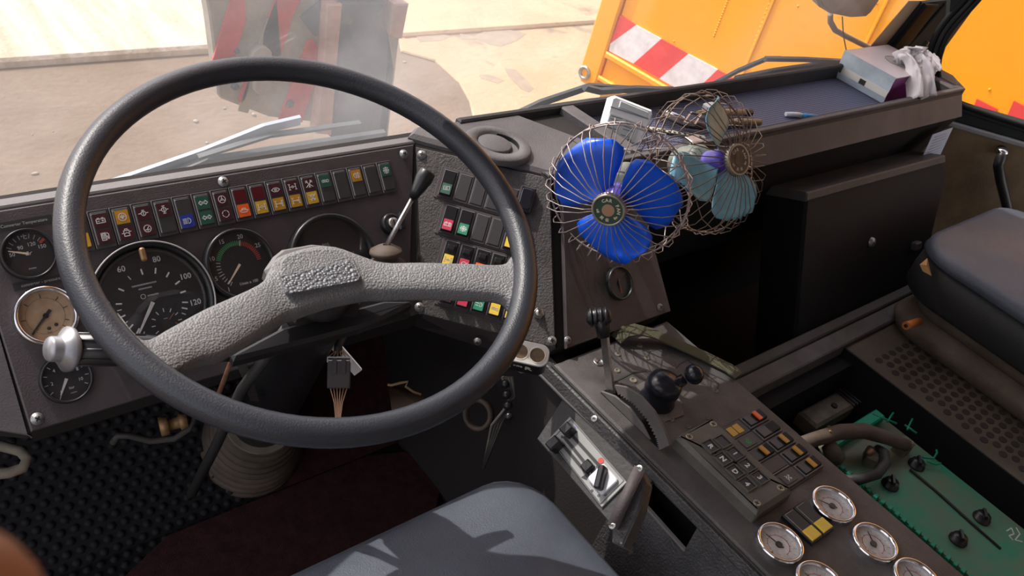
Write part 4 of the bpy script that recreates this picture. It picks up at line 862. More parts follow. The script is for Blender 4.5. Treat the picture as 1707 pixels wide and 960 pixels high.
# densify along the length
def cr4(a, t_):
    i = min(int(t_), len(a) - 2); f_ = t_ - i; g_ = lambda j: a[max(0, min(len(a)-1, j))]
    p0, p1, p2, p3 = g_(i-1), g_(i), g_(i+1), g_(i+2); return .5*((2*p1)+(p2-p0)*f_+(2*p0-5*p1+4*p2-p3)*f_*f_+(3*p1-p0-3*p2+p3)*f_**3)
A_ = [SW(*a[0], a[2]) for a in st]; B_ = [SW(*a[1], a[2]) for a in st]
nn = 60; vs = []; prof = [(0, -.016), (-.01, -.005), (.02, .0), (.08, .002), (.3, .0035), (.5, .004), (.7, .0035), (.92, .002), (.975, 0), (1.0, -.004), (1.0, -.018), (.96, -.024), (.5, -.027), (.05, -.024)]
for i in range(nn + 1):
    t_ = i / nn * (len(st) - 1); a, b_ = cr4(A_, t_), cr4(B_, t_)
    thin = .55 + .45 * math.sin(PI * min(1, max(0, i / nn)))
    for k, z in prof: vs.append(a.lerp(b_, k) + Vector((0, 0, z * (thin if z < 0 else 1))))
m_ = len(prof); fs = [(i*m_+j, i*m_+(j+1) % m_, (i+1)*m_+(j+1) % m_, (i+1)*m_+j) for i in range(nn) for j in range(m_)] + [tuple(range(m_)), tuple(range(nn*m_, nn*m_+m_))]
MB(FW_.mat()).add([tuple(v) for v in vs], fs, True).build('spokes', 'spoke', sw, label='grey leather grained spokes with hub cover')
# hub pad
hp_ = [SW(px, py, -.024) for px, py in ((465, 455), (467, 440), (473, 430), (500, 421), (533, 416), (560, 417), (583, 428), (589, 433), (602, 462), (600, 468), (590, 471), (485, 491), (476, 488))]
MB(FW_.mat()).prism([(p.x, p.y) for p in hp_], -.030, -.0212, .0018).build('hub_pad', 'spoke', sw, label='raised hub pad')
hb = [SW(px, py, -.019) for px, py in ((468, 458), (582, 433), (588, 436), (600, 461), (598, 467), (588, 469), (486, 488), (479, 486))]
MB(FW_.mat()).prism([(p.x, p.y) for p in hb], -.0220, -.0202, .0008).build('pad_insert', 'pad', sw, label='darker grained insert of the hub pad')
cvr = [SW(px, py, -.034) for px, py in ((440, 450), (455, 428), (470, 416), (520, 407), (560, 411), (600, 428), (560, 470), (460, 480))]
MB(FW_.mat()).prism([(p.x, p.y) for p in cvr], -.05, -.031, .004).build('hub_cover', 'dash_edge', sw)
# =================================================================== column, stalks
hubc = SW(540, 478, -.06)
hw = FW_.mat() @ hubc.to_4d().to_3d() if False else FW_.pt(hubc.x, hubc.y, -.055)
colm = thing('steering_column', 'dark steering column with ribbed rubber boot at the floor', 'steering column', Matrix.Translation((.56, 1.0, 0)))
cb = at(402, 770, z=.06)
p0 = hw; p1 = Vector(at(468, 640, z=.42)); 
axis = (cb - p0)
MB().tube([p0 + (cb-p0)*.035, p0 + (cb-p0)*.10], [.046, .044], 28).build('hub_collar', 'dash_dark', colm)
MB().tube([p0 - (cb-p0)*.0, p0 + (cb-p0)*.06, p0 + (cb-p0)*.45, p0 + (cb-p0)*.72], [.028, .040, .044, .046], 28).build('column_tube', 'black_plastic', colm)
mb = MB(); ax = (cb - p0).normalized(); pts = []; rr = []
for i in range(73):
    t_ = i / 72; pts.append(p0 + (cb-p0) * (.66 + .36*t_)); rr.append(.052 + .034*math.sin(min(1, t_*1.3)*PI*.5) + .006*math.sin(i*PI/2.4) - (.02*(t_-.85)/.15 if t_ > .85 else 0))
mb.tube(pts, rr, 32); mb.build('ribbed_boot', 'boot', colm, label='ribbed dusty rubber boot')
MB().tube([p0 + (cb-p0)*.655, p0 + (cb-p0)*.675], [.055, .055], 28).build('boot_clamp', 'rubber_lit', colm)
# column switch shroud: flat dark wing to both sides
q = [FW_.loc(*p, -.085) for p in ((385, 590), (390, 600), (500, 572), (600, 546), (640, 530), (688, 506), (686, 500), (640, 500), (470, 545))]
MB(FW_.mat()).prism(q, -.100, -.085, .004).build('switch_shroud', 'black_plastic', colm)
MB().tube([p0 + Vector((-.04, .0, -.05)), p0 + Vector((-.06, .05, -.18)), p0 + Vector((-.07, .09, -.32)), p0 + Vector((-.08, .13, -.45))], .007, 8).build('cable', 'black_rough', colm)
MB().tube([p0 + Vector((-.055, .03, -.05)), p0 + Vector((-.075, .05, -.12)), p0 + Vector((-.08, .07, -.20))], .003, 6).build('thin_cable', 'rust', colm)
# left stalk
def RP_(px, py, d): return CAM + ray(px, py) * d
stk = thing('column_stalk', 'ribbed black indicator stalk with bright mushroom end left of the wheel rim', 'stalk', Matrix.Translation(RP_(200, 583, 1.02)))
e0, e1 = RP_(117, 582, .985), RP_(430, 585, 1.10)
dv_ = (e1 - e0).normalized()
MB().tube([e0, e0.lerp(e1, .35), e0.lerp(e1, .5), e1], [.0165, .0165, .014, .012], 20).build('stalk_grip', 'black_plastic', stk)
z_ = -dv_; Wm = Matrix.Translation(e0) @ z_.to_track_quat('Z', 'Y').to_matrix().to_4x4()
MB(Wm).lathe([(.0165, -.004), (.022, .0), (.0225, .004), (.014, .010), (.0125, .012), (.0125, .019), (.011, .0215), (.0001, .0225)], 28, caps=False).build('end_button', 'dull_metal', stk, label='dull metallic end button')
for k in range(10):
    a_ = 2*PI*k/10; MB(Wm).tube([(.0162*math.cos(a_), .0162*math.sin(a_), -.004), (.0162*math.cos(a_), .0162*math.sin(a_), -.075)], .0016, 6).build('grip_rib', 'black_plastic', stk)
# =================================================================== hand lever between wheel and lock
hl = thing('hand_lever', 'thin steel lever with black tapered knob rising from a two ring rubber boot', 'lever', Matrix.Translation(F1.pt(*F1.loc(640, 430, .01), .005)))
la, lb, lc = F1.pt(*F1.loc(643, 412, .05), .05), F1.pt(*F1.loc(688, 330, .085), .085), F1.pt(*F1.loc(714, 285, .10), .10)
base = F1.pt(*F1.loc(636, 434, .0), .0)
dl = (lc - la).normalized(); Wb = Matrix.Translation(la) @ dl.to_track_quat('Z', 'Y').to_matrix().to_4x4()
MB().tube([base, la, lb], [.004, .0038, .0034], 12).build('lever_rod', 'steel', hl)
MB().tube([lb, lb.lerp(lc, .25), lb.lerp(lc, .7), lb.lerp(lc, .95), lc], [.0062, .0085, .0125, .0118, .0105], 20).build('lever_knob', 'black_plastic', hl)
mb = MB(Matrix.Translation(la) @ Vector((0, .35, 1)).to_track_quat('Z', 'Y').to_matrix().to_4x4())
mb.lathe([(.004, .004), (.012, .002), (.0225, -.004), (.0235, -.008), (.019, -.013), (.012, -.015), (.016, -.018), (.027, -.023), (.028, -.027), (.022, -.032), (.014, -.036), (.014, -.06)], 32, caps=False); mb.build('rubber_boot', 'boot', hl)
# =================================================================== connector hanging under the hub
cn = thing('wiring_connector', 'dark square plug connector dangling on copper wires under the wheel hub', 'connector', Matrix.Translation(RP_(565, 640, 1.12)))
def CP(px, py, d=1.12): return RP_(px, py, d)
u_ = (CP(584, 621) - CP(546, 621)).normalized(); v_ = -DN; v_ = (v_ - u_*v_.dot(u_)).normalized(); FCN = Frame(CP(565, 621), u_, v_)
hw_, hh_ = .0138, .0185
MB(FCN.mat()).prism(rrect(2*hw_, 2*hh_, .0012), -.008, .008, .0015).build('plug_body', 'lamp_body', cn)
MB(FCN.mat()).prism([(-hw_*.6, -.001), (-hw_*.2, -.001), (-hw_*.2, hh_), (-hw_*.6, hh_)], .007, .0095, .0005).build('latch_rib', 'lamp_body', cn)
MB(FCN.mat()).prism([(hw_*.2, -.001), (hw_*.6, -.001), (hw_*.6, hh_), (hw_*.2, hh_)], .007, .0095, .0005).build('latch_rib', 'lamp_body', cn)
mb = MB(FCN.mat()); mb.strokes([[(-hw_, hh_-.005), (-hw_, hh_+.0008), (hw_, hh_+.0008), (hw_, hh_-.005)], [(-hw_*.9, hh_-.003), (hw_*.9, hh_-.003)]], .0012, .0076, .0088); mb.build('white_edge', 'print_white', cn)
MB().tube([CP(575, 540, 1.14), CP(574, 556, 1.13), CP(564, 575, 1.12), CP(563, 594, 1.12)], .0052, 10).build('sleeve', 'black_rough', cn)
for i in range(6):
    f_ = (i - 2.5) / 2.5
    MB().tube([FCN.pt(f_*hw_*.72, -hh_, 0), FCN.pt(f_*hw_*.35, -hh_-.018, 0), FCN.pt(f_*hw_*.22, -hh_-.034, .001), FCN.pt(f_*hw_*.2, -hh_-.052, 0)], .0008, 6).build('wire', 'copper', cn)
    MB().tube([FCN.pt(f_*hw_*.3, hh_+.008, .002), FCN.pt(f_*hw_*.9, hh_+.001, .003), FCN.pt(f_*hw_*.9, hh_-.002, .003)], .0008, 6).build('wire', 'copper', cn)
# white flat lever behind it
wl = thing('white_lever', 'flat white painted lever slanting down behind the plug connector', 'lever', Matrix.Translation(RP_(570, 590, 1.22)))
MB().ribbon([RP_(536, 548, 1.16), RP_(565, 583, 1.17), RP_(597, 620, 1.18)], .012, .007, side=FW.cross((RP_(597, 620, 1.18) - RP_(536, 548, 1.16)).normalized())).build('lever_bar', 'plate_white', wl)
# double socket under the wing corner
sc_ = thing('double_socket', 'two-hole black power socket with pale top under the switch panel corner', 'socket', None)
so_ = RP_(882, 592, 1.18); PW[sc_] = Matrix.Translation(so_); sc_.matrix_basis = PW[sc_]
uS = (RP_(912, 598, 1.18) - RP_(848, 584, 1.18)).normalized(); nS = Vector((-.30, -.45, .84)); nS = (nS - uS*nS.dot(uS)).normalized(); FS = Frame(RP_(878, 588, 1.18), uS, nS.cross(uS))
x0, y0 = 0, 0
MB(FS.mat()).prism(rrect(.058, .030, .012, 5), -.040, -.0005, .003).build('socket_body', 'black_plastic', sc_)
MB(FS.mat()).prism(rrect(.059, .031, .012, 5), -.001, .002, .0008).build('top_plate', 'socket_top', sc_)
for i, (px, py) in enumerate(((868, 586), (896, 592))):
    x, y = FS.loc(px, py, .002); T_ = Matrix.Translation((x, y, 0))
    MB(FS.mat() @ T_).lathe([(.0115, .0022), (.0102, .0032), (.0098, .002), (.0092, -.012)], 28, caps=False).build('socket_hole', 'cream', sc_)
    MB(FS.mat() @ T_).cyl(.0095, .0005, .0022, 24).build('socket_dark', 'badge_brown', sc_)
FSf = Frame(RP_(880, 612, 1.16), uS, -(nS - uS*0).normalized()*-1 if False else nS)
mb = MB(FSf.mat()); mb.text('R', .014, .0, 0, .0165, bold=.0004); mb.text('TYPE', .005, -.013, .002, .0165); 
FSf2 = Frame(FS.pt(0, -.0155, -.018), FS.u, FS.n)
mb = MB(FSf2.mat()); mb.text('R', .016, .006, 0, 0, bold=.0005); mb.text('TYPE', .0055, -.008, .002, 0, bold=.0002); mb.build('lettering', 'cream', sc_)
mb = MB(FSf2.mat()); mb.strokes([[(-.024, .004), (-.018, .002)], [(-.024, .0), (-.018, -.002)], [(-.024, -.004), (-.018, -.006)]], .0012, -.002, .0008); mb.build('white_ribs', 'print_grey', sc_)
MB().tube([FS.pt(-.012, -.012, -.040), FS.pt(-.002, -.014, -.047), FS.pt(.008, -.012, -.040)], .001, 6).build('cable_loop', 'wire_loop', sc_)
# =================================================================== console
cs = thing('centre_console', 'grey centre console with gauges, gear keys, heater panel and levers', 'console', Matrix.Translation((.97, .2, 0)))
zc = .499
def Cc(px, py, h=0): return FC.loc(px, py, h)
tl_, tr_ = Cc(935, 603), Cc(1122, 542)
xL, xR, yF, yB = .003, .262, .012, -.80
MB(FC.mat()).prism([(xL, yB), (xR, yB), (xR, yF), (xL, yF)], -.03, 0, .003).build('top_plate', 'console', cs)
MB(FC.mat()).prism([(xR - .012, yB), (xR - .002, yB), (xR - .002, yF), (xR - .012, yF)], -.499, -.03).build('right_side', 'shelf_dark', cs)
# left strip and textured side with the rectangular cut-out
MB().tube([FC.pt(-.001, yF, -.002), FC.pt(-.001, yB, -.002)], .0016, 8).build('edge_groove', 'print_black', cs)
# side plane: steep, through the top-left edge
FSd = Frame(FC.pt(-.006, 0, -.004), (0, -1, 0), (.12, 0, 1))
def Sd(px, py, h=0): return FSd.loc(px, py, h)
hole = [Sd(*p) for p in ((1087, 801), (1162, 880), (1141, 917), (1068, 835))]
hx0, hx1 = min(p[0] for p in hole), max(p[0] for p in hole)
hole = [(h[0], h[1]) for h in hole]
zb = -.495
MB().tube([FSd.pt(-.40, -.0225, -.002), FSd.pt(hole[0][0] - .03, -.0225, -.002)], .0035, 8).build('bright_edge', 'dash_edge', cs)
# side panel as four slabs around the hole
A1 = (Sd(1068, 786)[0], 0)
hl0, hl1 = hole[0], hole[1]; hr, hb_ = hole[2], hole[3]
MB(FSd.mat()).prism([(hl0[0] - .03, 0), (.80, 0), (.80, hl1[1]), hl1, hl0, (hl0[0] - .03, hl0[1])], -.006, 0, .001).build('side_cover', 'console_side', cs)
MB(FSd.mat()).prism([(.80, hl1[1]), (.80, zb), (hr[0], zb), hr, hl1], -.006, 0, 0).build('side_cover', 'console_side', cs)
MB(FSd.mat()).prism([(hl0[0] - .03, hl0[1]), hl0, hb_, hr, (hr[0], zb), (hl0[0] - .03, zb)], -.006, 0, 0).build('side_cover', 'console_side', cs)
MB(FSd.mat()).strokes([[hr, hb_]], .003, -.004, .0015).build('hole_edge', 'dash_edge', cs, label='bright bare edge of the cut-out')
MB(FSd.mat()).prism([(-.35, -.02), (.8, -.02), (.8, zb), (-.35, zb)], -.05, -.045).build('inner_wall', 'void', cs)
MB(FSd.mat()).prism([(-.42, .0), (hl0[0] - .028, .0), (hl0[0] - .028, -.022), (-.42, -.022)], -.02, 0, .002).build('edge_strip', 'console_side', cs)
# lower side wall forward of the seat, dark
MB(FSd.mat()).prism([(-.45, -.012), (hl0[0] - .02, -.012), (hl0[0] - .02, zb), (-.45, zb)], -.06, -.012).build('side_wall', 'dash_dark', cs)
# heater control unit: slanted pocket with a plate
FHt = Frame(RP_(980, 770, 1.045), Vector((.0, -1, 0)), Vector((.62, 0, .78)))
FHt = Frame(RP_(980, 770, 1.0), (RP_(1045, 804, 1.0) - RP_(950, 694, 1.045)).normalized(), (.70, -.02, .71))
def Ht(px, py, h=0): return FHt.loc(px, py, h)
pl = [Ht(*p) for p in ((950, 694), (1045, 804), (1003, 846), (915, 731))]
pk = [Ht(*p) for p in ((936, 664), (1066, 786), (1021, 878), (893, 730))]
MB(FHt.mat()).prism(pk, -.05, -.003, .001).build('heater_pocket', 'black_rough', cs)
hpz = MB(FHt.mat()).prism(pl, -.003, 0, .0006).build('heater_plate', 'heater_metal', cs, label='brushed metal heater control plate')
cx_, cy_ = [sum(p[k] for p in pl)/4 for k in (0, 1)]
MB(FHt.mat()).strokes([[tuple(Vector((cx_, cy_)).lerp(Vector(p), .93)) for p in pl + pl[:1]]], .0006, 0, .0004).build('outline', 'print_black', hpz)
def hline(a, b_, w_, nm='slider_slot', mt='print_black', z1=.0006): MB(FHt.mat()).strokes([[Ht(*a), Ht(*b_)]], w_, -.0005, z1).build(nm, mt, hpz)
hline((952, 724), (999, 776), .0035); hline((941, 729), (990, 790), .0035); hline((933, 735), (983, 795), .0035)
def knob(px, py, w_, l_, h_, nm, mt='black_plastic'):
    x, y = Ht(px, py, h_*.6); MB(FHt.mat(x, y, 0)).prism(rrect(w_, l_, .001), 0, h_, .0015).build(nm, mt, hpz)
knob(946, 716, .011, .013, .016, 'slider_knob'); knob(924, 740, .011, .015, .016, 'slider_knob'); knob(979, 777, .011, .012, .008, 'slider_knob')
x, y = Ht(1005, 799, .003); MB(FHt.mat(x, y, 0)).prism(rrect(.026, .024, .003), 0, .005, .001).build('fan_knob_plate', 'plate_white', hpz)
MB(FHt.mat(x, y, 0, 2.2)).prism(rrect(.026, .008, .003), .005, .016, .002).build('fan_knob', 'black_plastic', hpz)
x, y = Ht(1002, 768); MB(FHt.mat(x, y, 0)).cyl(.0034, 0, .0006, 16).build('red_dot', 'print_red', hpz); x, y = Ht(956, 715); MB(FHt.mat(x, y, 0)).cyl(.003, 0, .0006, 16).build('blue_dot', 'lens_blue', hpz)
mb = MB(FHt.mat()); x, y = Ht(975, 796); mb.prism([(x-.003, y-.003), (x+.004, y), (x-.002, y+.004)], 0, .0005)
for px, py in ((990, 784), (996, 778), (984, 783), (940, 722), (937, 728), (987, 818), (998, 826), (1009, 825)): x, y = Ht(px, py); mb.strokes([circ(.0012, x, y, 5)], .0006, 0, .0005)
mb.build('symbols', 'print_black', hpz)
# end cheek bar of the pocket
a, b_ = FHt.pt(*Ht(1067, 781, .012), .012), FHt.pt(*Ht(1021, 878, .012), .012)
MB().tube([a, b_], .0085, 4).build('pocket_cheek', 'dash', cs)
MB(FHt.mat()).prism([Ht(*p) for p in ((1070, 784), (1078, 805), (1068, 850), (1040, 912), (1022, 905), (1022, 878))], -.02, .004, .002).build('pocket_end', 'console_side', cs)
for px, py in ((1066, 781), (1021, 876), (991, 698)): screw(FHt, px, py, r=.0032, par=cs, h=.016 if px > 1000 else .0)
# ---- quadrant lever
XL = .895
def Qx(px, py, x): return at(px, py, x=x)
MB(FC.mat()).prism([Cc(*p) for p in ((1001, 655), (1028, 640), (1117, 738), (1098, 748))], -.002, .0006).build('quadrant_slot', 'void', cs)
def plateYZ(name, mt, pix, x, th, ch=.0008, **k):
    F = Frame((x, 0, 0), (0, -1, 0), (0, 0, 1)); return MB(F.mat()).prism([F.loc(*p) for p in pix], -th, 0, ch).build(name, mt, cs, **k)
s0 = at(1003, 656, z=zc); s1 = at(1098, 748, z=zc); xq = (s0.x + s1.x)/2
plateYZ('quadrant_plate', 'rail', [(1002, 652), (1024, 660), (1049, 679), (1071, 709), (1086, 739), (1092, 758), (1003, 662)], xq, .003)
xq2 = min(at(px, py, z=zc).x for px, py in ((1100, 750), (1093, 733), (1076, 700), (1053, 674), (1028, 657))) - .001
arcp = [(1024, 642), (1041, 645), (1067, 660), (1090, 686), (1105, 712), (1116, 742)]
teeth = []
inn = [(1100, 750), (1096, 731), (1079, 697), (1056, 671), (1030, 654)]
for i in range(len(inn) - 1):
    a_, b2_ = Vector(inn[i]), Vector(inn[i+1]); 
    for k in range(6):
        t_ = a_.lerp(b2_, k/6); n_ = Vector((-(b2_-a_).y, (b2_-a_).x)).normalized(); teeth += [tuple(t_), tuple(t_ + (b2_-a_)*.08 + n_ * -3.4)]
plateYZ('toothed_quadrant', 'rail', arcp + teeth, xq2, .004, 0)
MB().ribbon([Qx(1019, 655, xq + .012), Qx(1012, 600, xq + .014), Qx(1008, 560, xq + .015)], .013, .005, side=(0, 1, 0)).build('quadrant_lever', 'steel', cs)
hd = Qx(998, 535, xq + .012)
lv1 = Qx(1007, 562, xq + .015)
MB().tube([lv1, Qx(1004, 545, xq + .015), Qx(1001, 532, xq+.013)], [.0095, .0105, .011], 10).build('lever_neck', 'black_plastic', cs)
ga, gb = RP_(977, 530, (hd - CAM).length), RP_(1019, 527, (hd - CAM).length)
hg = MB().tube([ga, ga.lerp(gb, .12), ga.lerp(gb, .5), ga.lerp(gb, .88), gb], [.006, .0115, .013, .012, .008], 16, flat=.8).build('lever_handle', 'black_plastic', cs)
for k in range(4):
    c_ = ga.lerp(gb, .2 + .2*k); MB(Matrix.Translation(c_) @ (gb-ga).to_track_quat('Z', 'Y').to_matrix().to_4x4()).ring(.0142, .011, -.002, .002, 20).build('grip_ridge', 'black_plastic', hg)
# ---- brake valve with knob
bx, by = Cc(1101, 654, .02); Wj = FC.mat(bx, by, 0)
jb = MB(Wj).lathe([(.026, 0), (.027, .006), (.025, .010), (.025, .022), (.0265, .026), (.0265, .038), (.023, .046), (.012, .052), (.0001, .053)], 36, caps=False).build('brake_valve', 'joystick', cs, label='glossy black hand brake valve body')
j0 = FC.pt(*Cc(1112, 650, .035), .035); j1 = FC.pt(*Cc(1140, 632, .05), .05); j2 = FC.pt(*Cc(1157, 624, .058), .058)
MB().tube([j0, j1], [.010, .0085], 16).build('valve_arm', 'joystick', jb); MB().tube([j0.lerp(j1, .22), j0.lerp(j1, .32)], .0105, 16).build('arm_collar', 'plate_white', jb)
Wk = Matrix.Translation(j2) @ (j2 - j1).to_track_quat('Z', 'Y').to_matrix().to_4x4(); MB(Wk).sphere(.0145, (0, 0, 0), 24, 14, None, (1.05, 1.05, .95)).build('valve_knob', 'joystick', jb)
MB(Wj).prism([(-.020, -.036), (.02, -.040), (.042, -.01), (.042, .02), (.02, .040), (-.02, .038), (-.03, .01)], 0, .0018, .0006).build('valve_flange', 'rail', jb)
MB(FC.mat()).strokes([[Cc(1022, 638), Cc(1056, 621), Cc(1076, 619), Cc(1085, 626)]], .0022, 0, .0008).build('plate_seam', 'print_black', cs)
MB(FC.mat()).strokes([[Cc(1127, 614), Cc(1134, 606), Cc(1146, 600), Cc(1170, 618), Cc(1198, 640), Cc(1196, 648)]], .0016, 0, .0008).build('plate_seam', 'print_black', cs)
for px, py, r in ((1066, 576, .005), (1030, 591, .005), (1078, 597, .005), (1029, 618, .005), (1193, 652, .0048), (1180, 697, .0036), (1148, 712, .0034), (1120, 700, .004), (1056, 634, .0062), (1118, 640, .005)):
    x, y = Cc(px, py); MB(FC.mat(x, y, 0)).lathe([(r, 0), (r*.95, .0012), (r*.5, .0022), (r*.45, .0010), (.0001, .0010)], 18, caps=False).build('rivet', 'dirty_grey', cs)
x, y = Cc(997, 604); k_ = MB(FC.mat(x, y, 0)).lathe([(.0085, 0), (.0085, .002), (.007, .0035), (.006, .0025), (.0001, .0025)], 24, caps=False).build('slotted_lock', 'steel', cs); MB(FC.mat(x, y, 0, .4)).box(-.005, .005, -.0009, .0009, .0025, .0032).build('slot', 'print_black', k_)
# ---- gear selector key box
bxp = [Cc(*p, .022) for p in ((1137, 727), (1189, 701), (1313, 812), (1264, 849))]
X0 = (bxp[0][0] + bxp[3][0])/2; X1 = (bxp[1][0] + bxp[2][0])/2; Y1 = (bxp[0][1] + bxp[1][1])/2; Y0 = (bxp[2][1] + bxp[3][1])/2
gb_ = MB(FC.mat((X0+X1)/2, (Y0+Y1)/2, 0)).prism(rrect(X1-X0+.012, Y1-Y0+.012, .003), 0, .022, .006).build('selector_box', 'box_grey', cs, label='grey gear selector box with eight key windows')
kx = [Cc(1183, 745, .022), Cc(1245, 808, .022)]; kx2 = [Cc(1204, 737, .022), Cc(1265, 797, .022)]
for col, chars, (pa, pb_) in ((0, 'RND4', ((1184, 745), (1245, 808))), (1, ' 123', ((1204, 737), (1266, 797)))):
    for i in range(4):
        px, py = pa[0] + (pb_[0]-pa[0])*i/3, pa[1] + (pb_[1]-pa[1])*i/3; x, y = Cc(px, py, .022)
        w_ = MB(FC.mat(x, y, .022)).prism(rrect(.0195, .0195, .001, 1), -.002, .0010).build('key_frame', 'box_grey', gb_)
        MB(FC.mat(x, y, .022)).prism(rrect(.0165, .0165, .001, 1), .0008, .0013).build('key_well', 'print_black', gb_) if False else None
        mb = MB(FC.mat(x, y, .022)); 
        for sx, sy, lx, ly in ((0, .0098, .0205, .0012), (0, -.0098, .0205, .0012), (.0098, 0, .0012, .0205), (-.0098, 0, .0012, .0205)): mb.box(sx-lx/2, sx+lx/2, sy-ly/2, sy+ly/2, 0, .0030)
        mb.build('key_bezel', 'dash_edge' if False else 'box_grey', gb_)
        MB(FC.mat(x, y, .022)).prism(rrect(.0172, .0172, .001, 1), .0008, .0014).build('key', 'rocker', gb_)
        if chars[i] != ' ': MB(FC.mat(x, y, .022, -PI/2)).text(chars[i], .0115, 0, 0, .0015, bold=.0003).build('lettering', 'print_white', gb_)
for px, py in ((1149, 728), (1189, 707), (1302, 814), (1263, 841)):
    x, y = Cc(px, py, .022); x = min(max(x, X0+.006), X1-.004); y = min(max(y, Y0+.006), Y1-.004); MB(FC.mat(x, y, .022)).lathe([(.0052, 0), (.0052, .0012), (.0040, .0004), (.0001, .0004)], 18, caps=False).build('screw', 'badge_rim', gb_); mb = MB(FC.mat(x, y, .022, .5)); mb.box(-.003, .003, -.0006, .0006, .0004, .001); mb.box(-.0006, .0006, -.003, .003, .0004, .001); mb.build('recess', 'print_black', gb_)
# ---- rocker block, 2 x 5
ra, rb_ = Cc(1258, 697, .006), Cc(1348, 776, .006); la_, lb_ = Cc(1226, 716, .006), Cc(1314, 796, .006)
st_y = (ra[1] - rb_[1]) / 4; pitchx = ra[0] - la_[0]
pw, ph = .0345, .0250
xr_ = (ra[0] + rb_[0])/2; xl_ = (la_[0]+lb_[0])/2; py_ = st_y
MB(FC.mat((xl_+xr_)/2, (ra[1]+rb_[1]+la_[1]+lb_[1])/4, 0)).prism(rrect(xr_-xl_+.040, py_*4+.028, .001, 1), 0, .0022, .0008).build('switch_frame', 'dash', cs)
def crock(x, y, kind, colr):
    # rocker with its long side across (X)
    rocker(cs, FC, x, y, py_-.0012, xr_-xl_-.0015, kind, colr, None, 0, PI/2, h=.0015, strip=True)
for i, (k_, c_) in enumerate((('key', 'lens_orange'), ('key', None), ('key', 'lens_amber'), ('key', 'lens_amber'), ('key', 'lens_amber'))): crock(xr_, ra[1] - i*py_, k_, c_)
y0_ = (la_[1] + ra[1])/2
for i, (k_, c_) in enumerate((('yy', None), ('icon', None), ('key', 'lens_amber'), ('blank', None), ('icon2', None))):
    yy_ = la_[1] - i*(la_[1]-lb_[1])/4
    if k_ in ('key', 'blank'): crock(xl_, yy_, k_, c_)
    else:
        W = FC.mat(xl_, yy_, .0015, PI/2); b_ = MB(W).prism(rrect(py_-.0012, xr_-xl_-.0015, .001, 1), 0, .0035, .0006).build('indicator_lamp', 'lamp_body', cs)
        if k_ == 'yy':
            for s_ in (-1, 1): MB(W).prism(rrect(.016, .0125, .001, 1), .0034, .0042, 0, Matrix.Translation((0, s_*.0072, 0))).build('lens', 'lens_yellow', b_, label='yellow lens')
        else: mb = MB(W); MB(W).prism(rrect(.017, .026, .001, 1), .0030, .0045, .0005).build('cover', 'lamp_lens', b_); icon(mb, 'snow' if k_ == 'icon' else 'cross', 0, -.0, .006, .0045); mb.build('symbol', 'print_white' if k_ != 'icon' else 'print_green', b_)
# ---- two yellow ended rockers
for px, py in ((1337, 874), (1354, 860)):
    pass
x1_, y1_ = Cc(1338, 874, .008); x2_, y2_ = Cc(1358, 862, .008)
ym = (y1_+y2_)/2
for xx in (x1_, x2_):
    W = FC.mat(xx, ym, .001); b_ = MB(W).prism(rrect(abs(x2_-x1_)-.002, .052, .001, 1), 0, .006, .001).build('rocker_switch', 'rocker', cs)
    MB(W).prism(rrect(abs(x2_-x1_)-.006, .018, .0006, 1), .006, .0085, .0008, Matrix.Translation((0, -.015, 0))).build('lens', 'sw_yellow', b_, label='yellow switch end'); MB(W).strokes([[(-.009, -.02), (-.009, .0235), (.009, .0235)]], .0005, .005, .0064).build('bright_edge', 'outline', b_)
# ---- round chrome gauges
for i, (px, py, an, lb2) in enumerate(((1391, 838, 172, 'chrome gauge farthest forward'), (1302, 902, 150, 'chrome gauge beside the yellow switches'), (1460, 901, 108, 'chrome gauge at the right edge'), (1368, 968, 150, 'chrome gauge cut by the lower frame edge'), (1530, 962, 120, 'chrome gauge in the lower right, cut by the frame'))):
    x, y = Cc(px, py, .010); g, W, ri = gauge(cs, FC, x, y, .0312, rim='chrome', dial='dial_white', label=lb2, hgt=.010, rimw=.12, h=.0, rot=-.9)
    mb = MB(W); ticks(mb, ri*.76, ri*.9, range(-45, 226, 27), .0007); mb.text('bar', .004, 0, -ri*.55, .0022); mb.sphere(.002, (-ri*.35, -ri*.55, .0022), 8, 5); mb.build('marks', 'print_grey', g)
    mb = MB(W); mb.strokes([arc(ri*.55, -45, 225, 20)], .0006, .0022, .0025); ticks(mb, ri*.55, ri*.62, range(-45, 226, 30), .0006); mb.build('red_scale', 'print_red', g)
    needle(g, W, an, ri*.72, ri*.25, .0016, mt='lamp_body', cap=.0045)
# ---- strap across the front right corner
s_ = thing('webbing_strap', 'olive webbing strap lying over the console corner below the dashboard', 'strap', Matrix.Translation(FC.pt(.2, -.05, 0)))
sp_ = [FC.pt(*Cc(*p, h), h) for p, h in (((1027, 566), .004), ((1040, 553), .016), ((1062, 549), .020), ((1090, 556), .014), ((1130, 574), .006), ((1175, 594), .004), ((1215, 614), .004), ((1232, 626), .004))]
mb = MB(); mb.ribbon(sp_, .026, .0022, side=(.35, .9, 0)); mb.build('webbing', 'strap', s_)
